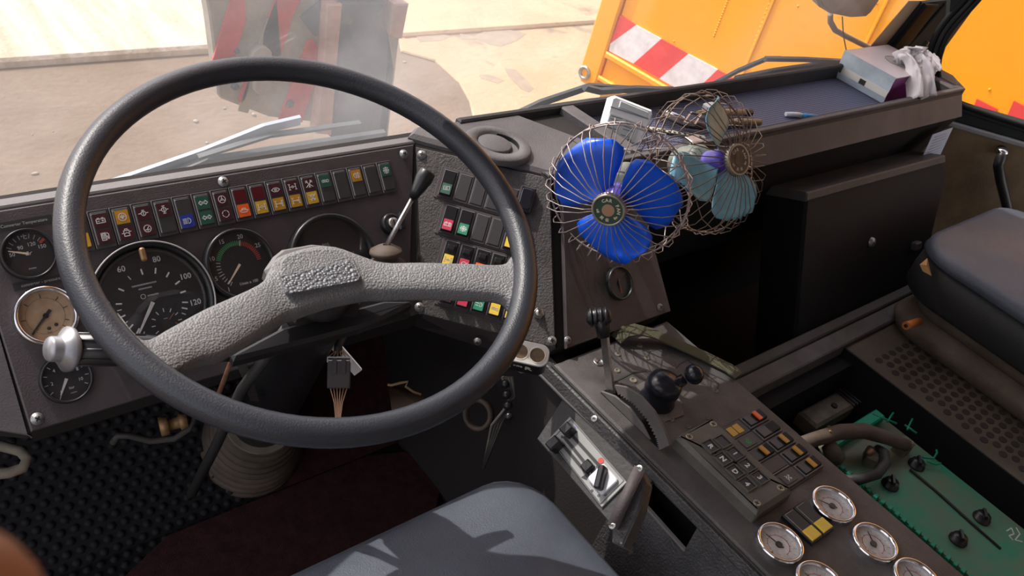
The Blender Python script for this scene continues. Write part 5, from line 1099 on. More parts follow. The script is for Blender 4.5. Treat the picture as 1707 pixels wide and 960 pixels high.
# =================================================================== wire cage fans
def make_fan(label, cpx, cpy, dist, R, tilt, img, depth, blade_mt, blade_ang, wires, nw, badge_mt, blade_kind, mount):
    c = RP_(cpx, cpy, dist); vr = -ray(cpx, cpy); im = (RX * img[0] + DN * img[1]); im = (im - vr*im.dot(vr)).normalized()
    ax = (vr * math.cos(math.radians(tilt)) + im * math.sin(math.radians(tilt))).normalized()
    up = Vector((0, 0, 1)); up = (up - ax*up.dot(ax)).normalized(); F = Frame(c, up.cross(ax), up); W = F.mat()
    t = thing('car_fan', label, 'fan', W)
    def ringp(r, z, rad, nm='cage_ring'): return MB().tube([(*pol(r, 360*i/72), z) for i in range(72)], rad, 6, closed=True).build(nm, wires, t, local=True)
    ringp(R, 0, .0014); ringp(R*.985, -.016, .0014); ringp(.024, depth - .006, .0012)
    ringp(R*.45, -.060, .0012)
    # front wires: one mesh, shared
    random.seed(int(cpx))
    def fw(j):
        pr = [(.021, depth-.004), (R*.42, depth-.003), (R*.80, depth*.72), (R*1.01, depth*.38), (R*1.045, .004), (R*1.0, -.006)]
        if j: pr = [(.021, depth-.004), (R*.36, depth-.001), (R*.72, depth*.80), (R*.97, depth*.45), (R*1.03, .012), (R*1.0, -.004)]
        pts = []
        for i in range(len(pr)-1):
            for k in range(3): f_ = k/3; pts.append((pr[i][0]+(pr[i+1][0]-pr[i][0])*f_, 0, pr[i][1]+(pr[i+1][1]-pr[i][1])*f_))
        pts.append((pr[-1][0], 0, pr[-1][1]))
        pts += [(R*1.0, .004, -.010), (R*.985, .006, -.014)]
        return pts
    first = [MB().tube(fw(j), .00080, 5).build('cage_wire', wires, t, local=True) for j in (0, 1)]
    for i in range(nw):
        o = first[i % 2]
        if i > 1: o = o.copy(); C.objects.link(o); o.parent = t
        o.matrix_basis = Matrix.Rotation(2*PI*i/nw + random.uniform(-.03, .03), 4, 'Z')
    b0 = MB().tube([(R*1.0, 0, -.002), (R*1.02, .004, -.025), (R*.88, .012, -.050), (R*.60, .022, -.062), (R*.42, .028, -.062)], .00095, 5).build('rear_wire', wires, t, local=True)
    for i in range(nw//2):
        o = b0 if i == 0 else b0.copy()
        if i: C.objects.link(o); o.parent = t
        o.matrix_basis = Matrix.Rotation(2*PI*(i+.3)/(nw//2), 4, 'Z')
    # badge
    bd = MB().lathe([(.0245, depth-.006), (.0245, depth), (.0235, depth+.0015), (.0215, depth+.0015), (.021, depth), (.0001, depth)], 40, caps=False).build('badge', 'badge_rim', t, local=True)
    MB().cyl(.0212, depth - .002, depth + .0004, 36).build('badge_face', badge_mt, bd, local=True)
    MB().cyl(.0092, depth, depth + .0009, 28).build('badge_centre', 'copper' if blade_kind == 'blue' else 'badge_brown', bd, local=True)
    mb = MB(); s_ = 'CAR FAN'
    for i, ch in enumerate(s_):
        a_ = math.radians(135 - i * 20 - (6 if i > 2 else 0) + 0); mb.text(ch, .0066, .0152*math.cos(a_), .0152*math.sin(a_), depth + .0008, a_ - PI/2, bold=.00025)
    for a_, ch in ((205, 'o8'), (250, '尚'), (283, '信'), (335, '8o')):
        a2 = math.radians(a_); mb.text(ch, .0055, .0150*math.cos(a2), .0150*math.sin(a2), depth + .0008, a2 + PI/2, bold=.0002)
    mb.build('lettering', 'needle' if blade_kind == 'blue' else 'badge_rim', bd, local=True)
    # blades
    for bi, ba in enumerate(blade_ang):
        n_r, n_a = 9, 11; vs = []
        for side in (0, 1):
            for i in range(n_r):
                fr = i / (n_r-1); r_ = .014 + (R*.93 - .014) * fr
                hw2 = (68 if blade_kind == 'blue' else 44) * (math.sin(PI*min(1, (.12+fr*.70)))**(.5 if blade_kind == 'blue' else .75)) * (1 if fr < .72 else math.sqrt(max(.02, 1 - ((fr-.72)/.30)**2)))
                for k in range(n_a):
                    fa = k/(n_a-1)*2 - 1; a_ = math.radians(ba + fa*hw2*.80 - 8*fr); rr_ = r_
                    if blade_kind != 'blue': rr_ = r_ * (1 - .07*abs(math.sin(fa*7))*fr)
                    vs.append((rr_*math.cos(a_), rr_*math.sin(a_), .026 + fa*.015*(.5+.5*fr) + (.0018 if side else 0)))
        fs = []; q = n_r*n_a
        for side in (0, 1):
            for i in range(n_r-1):
                for k in range(n_a-1): a_ = side*q + i*n_a + k; f4 = (a_, a_+1, a_+n_a+1, a_+n_a); fs.append(f4 if side else f4[::-1])
        for i in range(n_r-1):
            for k in (0, n_a-1): a_ = i*n_a+k; fs.append((a_, a_+n_a, q+a_+n_a, q+a_))
        for k in range(n_a-1):
            for i in (0, n_r-1): a_ = i*n_a+k; fs.append((a_, a_+1, q+a_+1, q+a_))
        MB().add(vs, fs, True).build('blade', blade_mt, t, local=True)
    MB().lathe([(.019, .004), (.020, .020), (.017, .034), (.010, .042), (.0001, .044)], 28, caps=False).build('blade_hub', 'purple' if blade_kind == 'blue' else 'purple', t, local=True)
    mt = MB().lathe([(.0001, -.068), (.020, -.066), (.028, -.058), (.031, -.045), (.031, -.012), (.026, -.004), (.012, .0), (.006, .004), (.006, .02)], 28, caps=False).build('motor', 'motor', t, local=True)
    # bracket down to the shelf rim
    m_ = F.pt(0, -.0, -.045); e_ = Vector(mount)
    MB().tube([m_, m_.lerp(e_, .5) + Vector((0, 0, .008)), e_], [.009, .008, .008], 10).build('bracket_arm', 'motor', t)
    MB(Matrix.Translation(e_)).box(-.016, .016, -.008, .014, -.012, .010, .002).build('clamp_foot', 'steel', t)
    MB(Matrix.Translation(m_.lerp(e_, .45))).sphere(.013, (0, 0, 0), 16, 10).build('swivel_joint', 'motor', t)
    return t, F
fan1, FF1 = make_fan('car fan with bright blue plastic blades in a rusty wire cage', 1031, 322, 1.34, .104, 25, (-18, 30), .066, 'blue_blade', (158, 38, -66), 'wire_worn', 34, 'badge', 'blue', (1.035, .792, .708))
fan2, FF2 = make_fan('car fan with pale teal broken blades in a brown rusty wire cage', 1178, 272, 1.46, .109, 48, (55, -6), .064, 'teal_blade', (92, 200, -62), 'wire_rust', 34, 'badge_brown', 'teal', (1.26, .792, .708))
# =================================================================== things in the tray
TZ = .673
pc = at(1032, 236, z=TZ)
uc = Vector((.93, -.36, 0)).normalized(); vc = Vector((.20, .50, .84)).normalized(); FCt = Frame(pc, uc, vc)
tcn = thing('plastic_container', 'clear white plastic blister box with printed label leaning in the tray', 'container', FCt.mat())
cp = [FCt.loc(*q) for q in ((1004, 218), (1020, 162), (1027, 159), (1088, 183), (1089, 191), (1064, 250), (1006, 236))]
MB(FCt.mat()).prism(cp, -.018, 0, .004).build('container_body', 'container', tcn)
MB(FCt.mat()).prism([FCt.loc(*q) for q in ((1034, 168), (1080, 187), (1077, 197), (1031, 179))], -.002, .002, .001).build('moulded_recess', 'teal_blade' if 0 else 'container_label', tcn)
MB(FCt.mat()).prism([FCt.loc(*q) for q in ((1017, 189), (1065, 206), (1056, 238), (1006, 222))], 0, .0012).build('container_label', 'container_label', tcn)
MB(FCt.mat()).strokes([[FCt.loc(1018, 178), FCt.loc(1080, 198)]], .0015, 0, .0012).build('ridge', 'sill', tcn)
mb = MB(FCt.mat())
for i in range(6):
    for a_, b_ in (((1019, 193), (1037, 199)), ((1043, 201), (1062, 207))):
        ox, oy = -1.8*i, 4.6*i
        if random.random() < .9: mb.strokes([[FCt.loc(a_[0]+ox, a_[1]+oy), FCt.loc(b_[0]+ox - random.random()*5, b_[1]+oy - 1)]], .0008, .0012, .0016)
mb.strokes([[FCt.loc(1046, 232), FCt.loc(1051, 233), FCt.loc(1050, 238), FCt.loc(1045, 237), FCt.loc(1046, 232)]], .0010, .0012, .0016)
mb.build('printing', 'print_black', tcn)
Tt = lambda px, py, h=0: at(px, py, z=TZ + h)
st_ = thing('perforated_strip', 'pale metal strip with a row of holes lying across the tray', 'metal strip', Matrix.Translation(Tt(1125, 222)))
MB().ribbon([Tt(1066, 211, .003), Tt(1175, 229, .003)], .011, .002, side=(0, 1, 0)).build('strip_bar', 'strip', st_)
a_, b_ = Tt(1066, 211, .0042), Tt(1175, 229, .0042)
for i in range(12): MB(Matrix.Translation(a_.lerp(b_, (i+.7)/12.6))).cyl(.0028, 0, .0004, 10).build('hole', 'hole', st_)
pls = thing('pliers', 'old metal pliers with tan handles lying open in the tray', 'pliers', Matrix.Translation(Tt(1160, 196)))
MB().tube([Tt(1096, 184, .008), Tt(1118, 196, .01), Tt(1145, 206, .01), Tt(1175, 211, .01), Tt(1205, 205, .01)], [.004, .007, .009, .008, .006], 8, flat=.6).build('jaw', 'plier_metal', pls)
MB().tube([Tt(1100, 182, .010), Tt(1120, 190, .012), Tt(1140, 199, .012)], [.003, .005, .006], 8, flat=.6).build('jaw', 'chrome', pls)
MB().ribbon([Tt(1140, 205, .016), Tt(1152, 188, .016), Tt(1168, 192, .016), Tt(1158, 208, .016), Tt(1140, 205, .016)], .005, .003).build('linkage', 'steel', pls)
MB().tube([Tt(1163, 188, .010), Tt(1200, 187, .010), Tt(1251, 188, .010)], [.005, .0075, .007], 10).build('handle', 'wood_tan', pls); MB().tube([Tt(1240, 187.5, .010), Tt(1252, 188, .010)], .0078, 10).build('handle_end', 'black_plastic', pls)
MB().tube([Tt(1200, 206, .008), Tt(1230, 203, .008), Tt(1267, 204, .008)], [.005, .0075, .007], 10).build('handle', 'wood_tan', pls)
ct = thing('tubing_cutter', 'small white and metal tool head in the tray behind the pliers', 'tool', Matrix.Translation(Tt(1182, 182)))
MB(Matrix.Translation(Tt(1182, 184))).prism(rrect(.030, .022, .005), 0, .014, .003).build('tool_body', 'plate_white', ct); MB(Matrix.Translation(Tt(1182, 184, .014))).cyl(.005, 0, .004, 12).build('roller', 'black_plastic', ct)
pn_ = thing('pen', 'blue and white ballpoint pen lying in the tray near the rim', 'pen', Matrix.Translation(Tt(1340, 193)))
MB().tube([Tt(1310, 190, .005), Tt(1328, 191, .005), Tt(1336, 192.4, .005)], [.0045, .0055, .0052], 10).build('pen_cap', 'plate_white', pn_); MB().tube([Tt(1336, 192.4, .005), Tt(1362, 194.6, .005)], .0048, 10).build('pen_barrel', 'pen_blue', pn_); MB().tube([Tt(1362, 194.6, .005), Tt(1374, 196, .005)], [.0035, .001], 10).build('pen_tip', 'plate_white', pn_)
# tissue box
t1, t2, t3 = Tt(1472, 171), Tt(1540, 157), Tt(1413, 121)
uT = (t2 - t1); vT = (t3 - t1); lu, lv = uT.length, vT.length; uT.normalize(); FB = Frame(t1, uT, vT.normalized()); lv = abs(vT.dot(FB.v)) if False else vT.dot(FB.v)
HB = .064; tb = thing('tissue_box', 'crushed tissue box in silver, pink and purple with a white tissue', 'tissue box', FB.mat())
MB(FB.mat()).prism([(0, 0), (lu, 0), (lu, lv), (0, lv)], 0, HB - .002).build('purple_sides', 'box_purple', tb)
MB(FB.mat()).prism([(-.004, -.003), (lu, -.002), (lu, lv), (-.004, lv)], HB - .002, HB).build('top_card', 'box_pink', tb)
MB().add([tuple(FB.pt(*p)) for p in ((-.001, -.001, .026), (-.001, lv, .026), (-.006, lv, HB), (-.006, -.003, HB), (-.003, -.001, .05), (-.0035, lv, .05))], [(0, 1, 5, 4), (4, 5, 2, 3)]).build('silver_side', 'box_silver', tb)
MB(FB.mat()).box(-.0015, 0, 0, lv, .008, .028).build('white_flap', 'box_white', tb)
MB().add([tuple(FB.pt(*p)) for p in ((-.008, -.004, .0), (-.010, lv*1.02, .0), (-.016, lv*1.02, .016), (-.014, -.006, .016), (0, 0, 0.001), (0, lv, 0.001))], [(0, 1, 2, 3), (0, 4, 5, 1)]).build('loose_flap', 'box_silver', tb)
MB(FB.mat()).strokes([arc(.032, 20, 200, 12, lu*.55, lv*.42), arc(.032, 200, 380, 12, lu*.55, lv*.42)], .0015, HB, HB + .0006).build('opening_edge', 'dirty_grey', tb)
MB(FB.mat()).prism(arc(.030, 0, 360, 20, lu*.55, lv*.42)[:-1], HB - .001, HB + .0004).build('opening', 'print_grey', tb)
MB(FB.mat()).prism([(-.002, lv*.42), (-.0005, lv*.42), (-.0005, lv*.54), (-.002, lv*.54)], .010, .024).build('slot', 'print_black', tb)
def tiss(nm, path, w0, folds, seed, amp):
    random.seed(seed); n, m2 = 22, 26; vs = []
    P_ = [RP_(*p) for p in path]; sd = FW.cross(P_[-1] - P_[0]).normalized()
    for i in range(n):
        t_ = i/(n-1)*(len(P_)-1); c_ = cr4(P_, t_); wd = w0 * (.35 + .65*math.sin(PI*min(.5, i/(n-1)*.8)))
        for k in range(m2):
            s_ = k/(m2-1)*2 - 1; am = amp*(.6+.9*i/(n-1))
            nz_ = mnoise.noise(Vector((s_*2.2, i*.22, seed*3.1))) * .016 + mnoise.noise(Vector((s_*5, i*.55, seed*1.7))) * .008
            vs.append(c_ + sd*(s_*wd*(1+.12*math.sin(i*.9+k)) + nz_*.6) + DN*nz_*.5 - FW*(nz_ + am*math.sin(s_*folds+seed+i*.15) + am*.45*math.sin(s_*folds*2.3+i*.35)) + FW*abs(s_)*.012)
    fs = [(i*m2+k, i*m2+k+1, (i+1)*m2+k+1, (i+1)*m2+k) for i in range(n-1) for k in range(m2-1)]
    o = MB().add([tuple(v) for v in vs], fs, True).build(nm, 'tissue', tb); md = o.modifiers.new('thick', 'SOLIDIFY'); md.thickness = .0012
dT0 = (FB.pt(lu*.55, lv*.42, HB) - CAM).length
tiss('tissue', [(1512, 116, dT0+.01), (1510, 98, dT0-.02), (1522, 88, dT0-.03), (1536, 106, dT0-.05), (1540, 132, dT0-.07), (1538, 162, dT0-.08)], .030, 5.5, 3, .009)
tiss('tissue', [(1520, 112, dT0), (1508, 96, dT0-.02), (1518, 82, dT0-.03), (1532, 80, dT0-.02)], .022, 4.5, 8, .008)
tiss('tissue', [(1530, 100, dT0-.03), (1548, 98, dT0-.03), (1566, 110, dT0-.03)], .020, 3, 5, .004)
# =================================================================== passenger side floor, battery well, seat
ZP = .27
pl0 = at(1437, 600, z=ZP); pl1 = at(1707, 822, z=ZP); pf = at(1455, 606, z=ZP)
struct(MB().prism([(pl0.x, -.9), (2.46, -.9), (2.46, .535), (pl0.x, .535)], ZP - .03, ZP, .002).build('trim_4', 'plate'))
step = bpy.data.objects['trim_4']
mb = MB(); random.seed(1)
for i in range(24):
    for j in range(44):
        x, y = pl0.x + .040 + i*.030 + (.015 if j % 2 else 0), .470 - j*.0215
        if x < 2.3 and y > -.25: mb.prism([(x + .0112*math.cos(a), y + .0085*math.sin(a)) for a in [PI*2*k/8 for k in range(8)]], ZP - .0005, ZP + .0008)
o = mb.build('plate_dimples', 'dimple', step); o['kind'] = 'stuff'
r0, r1, r2 = at(1277, 676, z=ZP + .012), at(1540, 535, z=ZP + .012), at(1425, 582, z=ZP+.012)
struct(MB().box(r0.x - .05, 2.44, .535, .575, ZP - .03, ZP + .012, .003).build('trim_5', 'rail'))
struct(MB().box(r0.x - .05, 2.44, .575, .60, ZP - .05, ZP + .02, .003).build('trim_6', 'panel_edge'))
struct(MB().prism([(pl0.x - .004, -.9), (pl0.x, -.9), (pl0.x, .535), (pl0.x - .004, .535)], .10, ZP - .001).build('trim_7', 'well'))
struct(MB().box(1.10, pl0.x, .50, .535, .10, ZP - .02).build('trim_8', 'well'))
# battery
bt = thing('battery', 'green dusty truck battery with black caps in the well beside the console', 'battery', Matrix.Translation((1.585, .11, .1)))
ZB = .225; b0 = at(1470, 692, z=ZB); bl_ = at(1447, 818, z=ZB); bx1 = b0.x; bx0 = bl_.x; by1 = b0.y
MB().box(bx0, bx1, by1 - .53, by1, .10, ZB, .004).build('case', 'battery', bt)
MB().box(bx0 + .02, bx1 - .02, by1 - .012, by1 + .012, ZB - .03, ZB + .018, .003).build('carry_handle', 'battery_green', bt)
def Bt(px, py, h=0): return at(px, py, z=ZB + h)
for px, py in ((1531, 770), (1640, 859), (1601, 895), (1487, 803)):
    p = Bt(px, py, .01); W = Matrix.Translation((p.x, p.y, ZB)); k_ = MB(W).lathe([(.017, 0), (.017, .004), (.0135, .005), (.0135, .012), (.0001, .012)], 22, caps=False).build('vent_cap', 'black_plastic', bt)
    MB(W @ Matrix.Rotation(.6, 4, 'Z')).box(-.012, .012, -.003, .003, .012, .019, .001).build('cap_grip', 'black_plastic', k_)
MB().tube([Bt(1517, 782, .003), Bt(1560, 818, .002), Bt(1620, 872, .002), Bt(1668, 915, .001)], .0028, 6).build('vent_hose', 'black_rough', bt)
mb = MB()
for i in range(30):
    y = by1 - .05 - i*.0155; mb.box(bx0 - .006, bx0 + .006, y, y + .008, ZB - .01, ZB + .005, .001)
o = mb.build('edge_teeth', 'battery_green', bt)
for (a, b_) in (((1455, 690), (1495, 706)), ((1489, 688), (1479, 703)), ((1508, 708), (1528, 722)), ((1521, 698), (1512, 716))): MB().tube([Bt(*a, .018), Bt(*b_, .018)], .0022, 6).build('green_clip', 'battery_green', bt)
for pts in (((1538, 762), (1556, 764), (1562, 755), (1561, 750)), ((1545, 768), (1560, 774), (1568, 772))): MB().tube([Bt(*q, .012) for q in pts], .0022, 6).build('cap_tether', 'battery_green', bt)
mb = MB()
for a_, z_ in ((0, 0), (.11, 0)): pass
mb.strokes([[Bt(1678, 885).to_2d()[:], Bt(1686, 880).to_2d()[:], Bt(1690, 890).to_2d()[:], Bt(1682, 893).to_2d()[:], Bt(1688, 900).to_2d()[:]], [Bt(1694, 880).to_2d()[:], Bt(1700, 890).to_2d()[:], Bt(1692, 900).to_2d()[:], Bt(1704, 903).to_2d()[:]]], .0022, ZB, ZB + .0006); mb.build('paint_marks', 'print_white', bt)
cab = thing('battery_cable', 'thick dusty cable and clamp running onto the green battery', 'cable', Matrix.Translation(Bt(1440, 730)))
MB().tube([Bt(1320, 745, .05), Bt(1355, 733, .055), Bt(1400, 720, .055), Bt(1440, 718, .05), Bt(1480, 730, .042), Bt(1512, 742, .028)], [.013, .014, .0155, .0155, .014, .012], 14).build('cable_sleeve', 'boot', cab)
MB(Matrix.Translation(Bt(1508, 741, .02))).prism(rrect(.035, .028, .006), -.02, .010, .004).build('terminal_clamp', 'dirty_grey', cab)
MB().tube([Bt(1382, 712, .06), Bt(1384, 722, .068)], .004, 8).build('cable_tie', 'brass', cab)
cb2 = thing('battery_cable', 'thin black cable looping around the corroded battery clamp', 'cable', Matrix.Translation(Bt(1450, 780)))
MB().tube([Bt(1400, 800, .02), Bt(1430, 800, .022), Bt(1462, 790, .028), Bt(1476, 772, .032), Bt(1474, 755, .03), Bt(1462, 748, .02)], [.010, .0105, .0105, .0105, .010, .009], 12).build('cable_sleeve', 'black_rough', cb2)
MB(Matrix.Translation(Bt(1452, 762, .01)) @ Matrix.Rotation(.5, 4, 'Z')).prism(rrect(.040, .026, .006), -.01, .014, .004).build('terminal_clamp', 'dirty_grey', cb2)
MB(Matrix.Translation(Bt(1446, 758, .022)) @ Matrix.Rotation(.9, 4, 'Y')).cyl(.007, 0, .014, 6).build('clamp_bolt', 'rust', cb2)
hs_ = thing('hose_end', 'open grey hose end beside the console edge above the battery', 'hose', Matrix.Translation(Bt(1380, 750)))
MB().tube([Bt(1376, 738, .03), Bt(1386, 752, .02), Bt(1392, 762, .0)], [.016, .018, .019], 16).build('hose_sleeve', 'dirty_grey', hs_)
# bracket block and ribbed grip under the rail
bk = thing('seat_adjuster', 'grey metal bracket block with ribbed black grip below the front rail', 'bracket', Matrix.Translation(at(1380, 680, z=.16)))
a_, b_ = at(1350, 694, z=.19), at(1408, 662, z=.19); d_ = (b_-a_).normalized(); FK = Frame(a_, d_, Vector((0, 1, 0)) - d_*d_.y)
L_ = (b_-a_).length
MB(FK.mat()).prism([(-.01, -.028), (L_, -.028), (L_, .022), (-.01, .022)], -.035, 0, .006).build('bracket_block', 'dirty_grey', bk)
MB(FK.mat(L_*.62, -.006, 0)).cyl(.007, 0, .004, 14).build('bolt', 'dash_dark', bk)
for k in range(4): MB(FK.mat(L_ + .010 + k*.0125, 0, 0)).prism(rrect(.0105, .056, .002), -.035, -.002, .003).build('grip_rib', 'black_plastic', bk)
MB(FK.mat()).box(L_, L_ + .052, -.024, .024, -.04, -.010).build('grip_body', 'black_plastic', bk)
# passenger seat
ps = thing('passenger_seat', 'worn dark grey passenger seat on dusty rubber bellows', 'seat', Matrix.Translation((2.15, .25, ZP)))
ZS = .50; k0 = at(1556, 412, z=ZS)
def rcushion(x0, x1, y0, y1, z0, z1, r, dome=.0, seg=6, puff=.012):
    rings = []; base = rrect(x1-x0, y1-y0, r, seg); cx_, cy_ = (x0+x1)/2, (y0+y1)/2
    prof = [(0, z0), (-.008, z0 + (z1-z0)*.1), (-puff, z0+(z1-z0)*.5), (-puff*.7, z0+(z1-z0)*.75), (.010, z0+(z1-z0)*.93), (.035, z1), (.09, z1+dome*.7), (.16, z1+dome)]
    vs = []; n = len(base)
    for ins, z in prof:
        sx, sy = 1 - 2*ins/(x1-x0), 1 - 2*ins/(y1-y0); vs += [(cx_+p[0]*sx, cy_+p[1]*sy, z) for p in base]
    fs = [(j*n+i, j*n+(i+1) % n, (j+1)*n+(i+1) % n, (j+1)*n+i) for j in range(len(prof)-1) for i in range(n)] + [tuple(range(n))[::-1], tuple(range((len(prof)-1)*n, len(prof)*n))]
    return vs, fs
sx0, sy1 = k0.x - .005, k0.y + .035
vs, fs = rcushion(sx0, sx0 + .50, sy1 - .55, sy1, ZS - .03, ZS, .10, .022, puff=.004); mb = MB().add(vs, fs, True); mb.build('cushion', 'seat', ps)
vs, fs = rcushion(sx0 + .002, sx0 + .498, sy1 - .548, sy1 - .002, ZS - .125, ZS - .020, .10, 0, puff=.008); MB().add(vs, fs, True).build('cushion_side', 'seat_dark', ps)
for k, (z0, z1, e) in enumerate(((ZP + .060, ZP + .120, .0), (ZP + .0, ZP + .065, .018))):
    vs, fs = rcushion(sx0 + .045 - e, sx0 + .52 + e, sy1 - .55, sy1 - .05 + e, z0, z1, .07, 0, puff=.020); MB().add(vs, fs, True).build('bellows_fold', 'bellows', ps)
MB().add([tuple(RP_(*p)) for p in ((1533, 441, 2.12), (1546, 430, 2.12), (1545, 442, 2.11), (1553, 460, 2.11), (1538, 452, 2.12), (1533, 441, 2.15), (1546, 430, 2.15), (1553, 460, 2.15), (1538, 452, 2.15))], [(0, 4, 2, 1), (4, 3, 2), (5, 6, 7, 8), (0, 1, 6, 5), (0, 5, 8, 4)]).build('wooden_chip', 'wood_orange', ps)
MB().tube([RP_(1510, 543, 2.12), RP_(1532, 536, 2.18)], .009, 14).build('orange_tube', 'orange_part', ps); MB().tube([RP_(1509, 543.3, 2.118), RP_(1511, 543, 2.12)], .004, 10).build('tube_hole', 'hole', ps)
# =================================================================== driver's side: mats, seat, pedals, loose cables
ZF = .10
struct(MB().add([(-.32, .86, ZF), (.95, .86, ZF), (.95, 1.06, .34), (-.32, 1.06, .34), (-.32, .86, 0), (.95, .86, 0), (.95, 1.06, 0), (-.32, 1.06, 0)], [(0, 1, 2, 3), (4, 5, 6, 7), (0, 3, 7, 4), (1, 2, 6, 5), (0, 1, 5, 4), (2, 3, 7, 6)]).build('trim_10', 'floor_metal'))
struct(MB().box(-.32, 1.0, -.9, .862, 0, ZF).build('trim_11', 'floor_metal'))
fm = thing('rubber_mat', 'black rubber floor mat covered in round studs at the left', 'floor mat', Matrix.Translation((.1, .8, ZF)))
def mz(y): return ZF + .004 + max(0, y - .86) * 1.2
MB().add([(-.30, .45, ZF+.004), (.80, .45, ZF+.004), (.80, .86, ZF+.004), (.80, 1.055, mz(1.055)), (-.30, 1.055, mz(1.055)), (-.30, .86, ZF+.004)] + [(-.30, .45, ZF+.0005), (.80, .45, ZF+.0005)], [(0, 1, 2, 5), (5, 2, 3, 4), (0, 6, 7, 1)]).build('mat_sheet', 'mat_black', fm)
mb = MB(); P2 = .0195
for i in range(50):
    for j in range(36):
        x, s_ = -.28 + i*P2 + (P2/2 if j % 2 else 0), .55 + j*.0168
        if x > .78: continue
        y = s_ if s_ < .86 else .86 + (s_-.86)*.64; y = min(y, 1.05); z = mz(y); rr_ = .0072
        a0 = 0 if y < .86 else math.atan(1.2); ca, sa = math.cos(a0), math.sin(a0)
        ring_ = lambda r_, h_: [(x + r_*math.cos(PI*k/3), y + r_*math.sin(PI*k/3)*ca - h_*sa, z + r_*math.sin(PI*k/3)*sa + h_*ca) for k in range(6)]
        vv = ring_(rr_, 0) + ring_(rr_*.6, .0045) + [(x, y - .0052*sa, z + .0052*ca)]
        mb.add(vv, [(k, (k+1) % 6, 6+(k+1) % 6, 6+k) for k in range(6)] + [(6+k, 6+(k+1) % 6, 12) for k in range(6)], True)
o = mb.build('mat_studs', 'mat_black', fm); o['kind'] = 'stuff'
cpz = ZF + .012
cpts = [at(px, py, z=cpz) for px, py in ((205, 962), (280, 890), (340, 838), (400, 795), (455, 762), (600, 745), (730, 745), (738, 800), (728, 850), (700, 960), (500, 1060), (200, 1060))]
rc = thing('red_carpet', 'dark red carpet mat on the floor below the steering wheel', 'carpet', Matrix.Translation((.6, .6, ZF)))
cy_ = [(p.x, min(p.y, .852)) for p in cpts]
MB().prism(cy_, ZF + .004, cpz, .002).build('carpet_pile', 'carpet_red', rc)
# the carpet climbs the toe board
MB().add([(.52, .852, cpz), (.93, .852, cpz), (.93, 1.05, mz(1.05)+.01), (.60, 1.05, mz(1.05)+.01)], [(0, 1, 2, 3)]).build('carpet_rise', 'carpet_red', rc)
ds = thing('driver_seat', 'dark grey driver seat cushion in patches of sun and shade', 'seat', Matrix.Translation((.45, .2, ZF)))
ZD = .45; d0 = at(850, 806, z=ZD); d1 = at(1060, 925, z=ZD); d2 = at(492, 958, z=ZD)
vs, fs = rcushion(.10, d0.x + .055, -.05, d0.y + .028, ZD - .11, ZD - .012, .07, .020, puff=.010)
MB().add(vs, fs, True).build('cushion', 'seat', ds)
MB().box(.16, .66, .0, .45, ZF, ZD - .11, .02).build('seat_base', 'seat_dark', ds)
pd = thing('pedal_plate', 'brown pedal plate with torn tan edge under the dashboard', 'pedal', Matrix.Translation(RP_(670, 640, 1.45)))
MB().add([tuple(RP_(*p)) for p in ((647, 640, 1.42), (700, 655, 1.42), (735, 700, 1.30), (655, 700, 1.30), (647, 640, 1.44), (700, 655, 1.44), (735, 700, 1.32), (655, 700, 1.32))], [(0, 1, 2, 3), (4, 5, 6, 7), (0, 1, 5, 4), (1, 2, 6, 5), (2, 3, 7, 6), (0, 3, 7, 4)]).build('pedal_face', 'cardboard', pd)
MB().tube([RP_(*p, 1.40) for p in ((646, 641), (652, 642), (668, 638), (680, 636), (676, 644), (690, 654), (702, 658))], .0022, 6).build('torn_edge', 'cardboard_edge', pd)
cbn = thing('cable_bundle', 'bundle of dusty brown cables hanging down the dark kick panel', 'cables', Matrix.Translation(RP_(845, 670, 1.38)))
for k in range(4): MB().tube([RP_(838+k*5, 628, 1.36), RP_(846+k*4, 652+k*3, 1.37), RP_(852-k*5, 676+k*4, 1.38), RP_(838-k*6, 700+k*3, 1.39), RP_(824-k*3, 735, 1.40), RP_(806, 780, 1.42)], .0028, 6).build('cable', 'rubber', cbn)
for k in range(4): MB().sphere(.007, tuple(RP_(846+k*2-4, 640+k*18, 1.36)), 10, 6).build('plug', 'black_plastic', cbn)
rg = thing('hose_ring', 'dusty ring shaped hose clamp on the dark kick panel', 'ring', Matrix.Translation(RP_(800, 690, 1.42)))
MB(Matrix.Translation(RP_(800, 690, 1.42)) @ (-FW + RX*-.5).to_track_quat('Z', 'Y').to_matrix().to_4x4()).ring(.026, .019, 0, .012, 28).build('ring_body', 'boot', rg)
lc_ = thing('loose_cable', 'grey loose cable looping under the left dashboard corner', 'cable', Matrix.Translation(RP_(30, 770, 1.25)))
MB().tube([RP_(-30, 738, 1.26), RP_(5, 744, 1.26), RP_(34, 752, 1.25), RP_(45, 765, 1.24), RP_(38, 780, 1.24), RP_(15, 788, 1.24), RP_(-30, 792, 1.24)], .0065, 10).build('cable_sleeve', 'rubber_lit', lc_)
lc2 = thing('loose_cable', 'thin cable with brass connector hanging under the instrument panel', 'cable', Matrix.Translation(RP_(270, 720, 1.3)))
MB().tube([RP_(188, 738, 1.28), RP_(196, 726, 1.27), RP_(215, 726, 1.27), RP_(250, 735, 1.28), RP_(290, 731, 1.28), RP_(314, 716, 1.28), RP_(322, 700, 1.28), RP_(330, 680, 1.26)], .0045, 8).build('cable_sleeve', 'rubber', lc2)
a_, b_ = RP_(266, 712, 1.27), RP_(312, 700, 1.27); MB().tube([a_, a_.lerp(b_, .3), a_.lerp(b_, .32), a_.lerp(b_, .7), a_.lerp(b_, .72), b_], [.013, .013, .008, .008, .011, .010], 8).build('brass_fitting', 'brass', lc2)
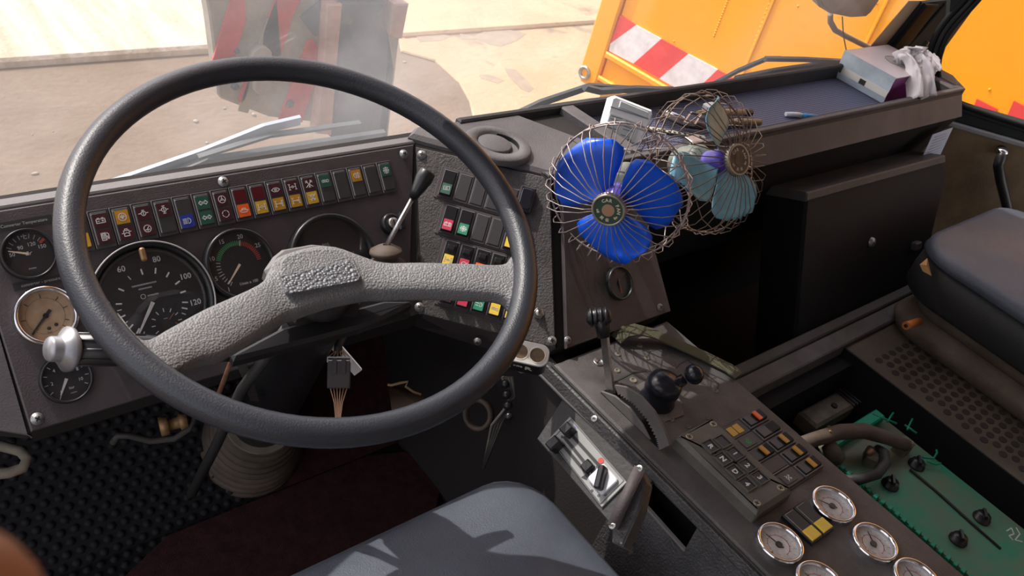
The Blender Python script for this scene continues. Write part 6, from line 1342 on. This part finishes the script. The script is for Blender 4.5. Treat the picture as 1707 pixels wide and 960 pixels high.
br = thing('support_bracket', 'thin bent bracket behind the wheel spoke at the dashboard edge', 'bracket', Matrix.Translation(RP_(412, 620, 1.2)))
MB().ribbon([RP_(398, 598, 1.15), RP_(412, 628, 1.18), RP_(425, 668, 1.24)], .012, .002, side=RX).build('bracket_leg', 'steel', br)
# =================================================================== photographer's hand: one finger in the lower left corner
hd_ = bpy.data.meshes.new('hand'); bm = bmesh.new()
sk = bm.verts.layers.skin.verify()
def HP(px, py, d): return CAM + ray(px, py) * d
tip = HP(62, 935, .125); kn = [tip, HP(-90, 1040, .128), HP(-230, 1120, .14), HP(-430, 1200, .165)]
palm = HP(-560, 1420, .20); wrist = HP(-600, 1750, .26); arm = HP(-600, 2300, .40)
chains = [[(kn[0], .0100), (kn[1], .0092), (kn[2], .0098), (kn[3], .0105)]]
for k in range(3):
    s_ = (k+1); o_ = DN * (.019*s_) + RX * (-.006*s_)
    chains.append([(kn[0] + o_ - RX*.012 + DN*.004, .0080), (kn[1] + o_ - RX*.006, .0086), (kn[2] + o_, .0094), (kn[3] + o_, .0102)])
chains.append([(HP(-300, 860, .15), .0095), (HP(-420, 960, .16), .0105), (HP(-520, 1120, .175), .0120)])
vw = bm.verts.new(palm); vw[sk].radius = (.024, .016)
v2 = bm.verts.new(wrist); v2[sk].radius = (.026, .020); v3 = bm.verts.new(arm); v3[sk].radius = (.036, .032); bm.edges.new((vw, v2)); bm.edges.new((v2, v3))
for ch_ in chains:
    prev = None
    for p_, r_ in ch_:
        v_ = bm.verts.new(p_); v_[sk].radius = (r_, r_)
        if prev: bm.edges.new((prev, v_))
        prev = v_
    bm.edges.new((prev, vw))
vw[sk].use_root = True
bm.to_mesh(hd_); bm.free(); hd_.materials.append(MAT['skin'])
ho = bpy.data.objects.new('hand', hd_); C.objects.link(ho); m1 = ho.modifiers.new('skin', 'SKIN'); m1.use_smooth_shade = True; m2_ = ho.modifiers.new('sub', 'SUBSURF'); m2_.levels = 2; m2_.render_levels = 2
tag(ho, 'blurred bare fingertip poking into the lower left corner', 'hand')
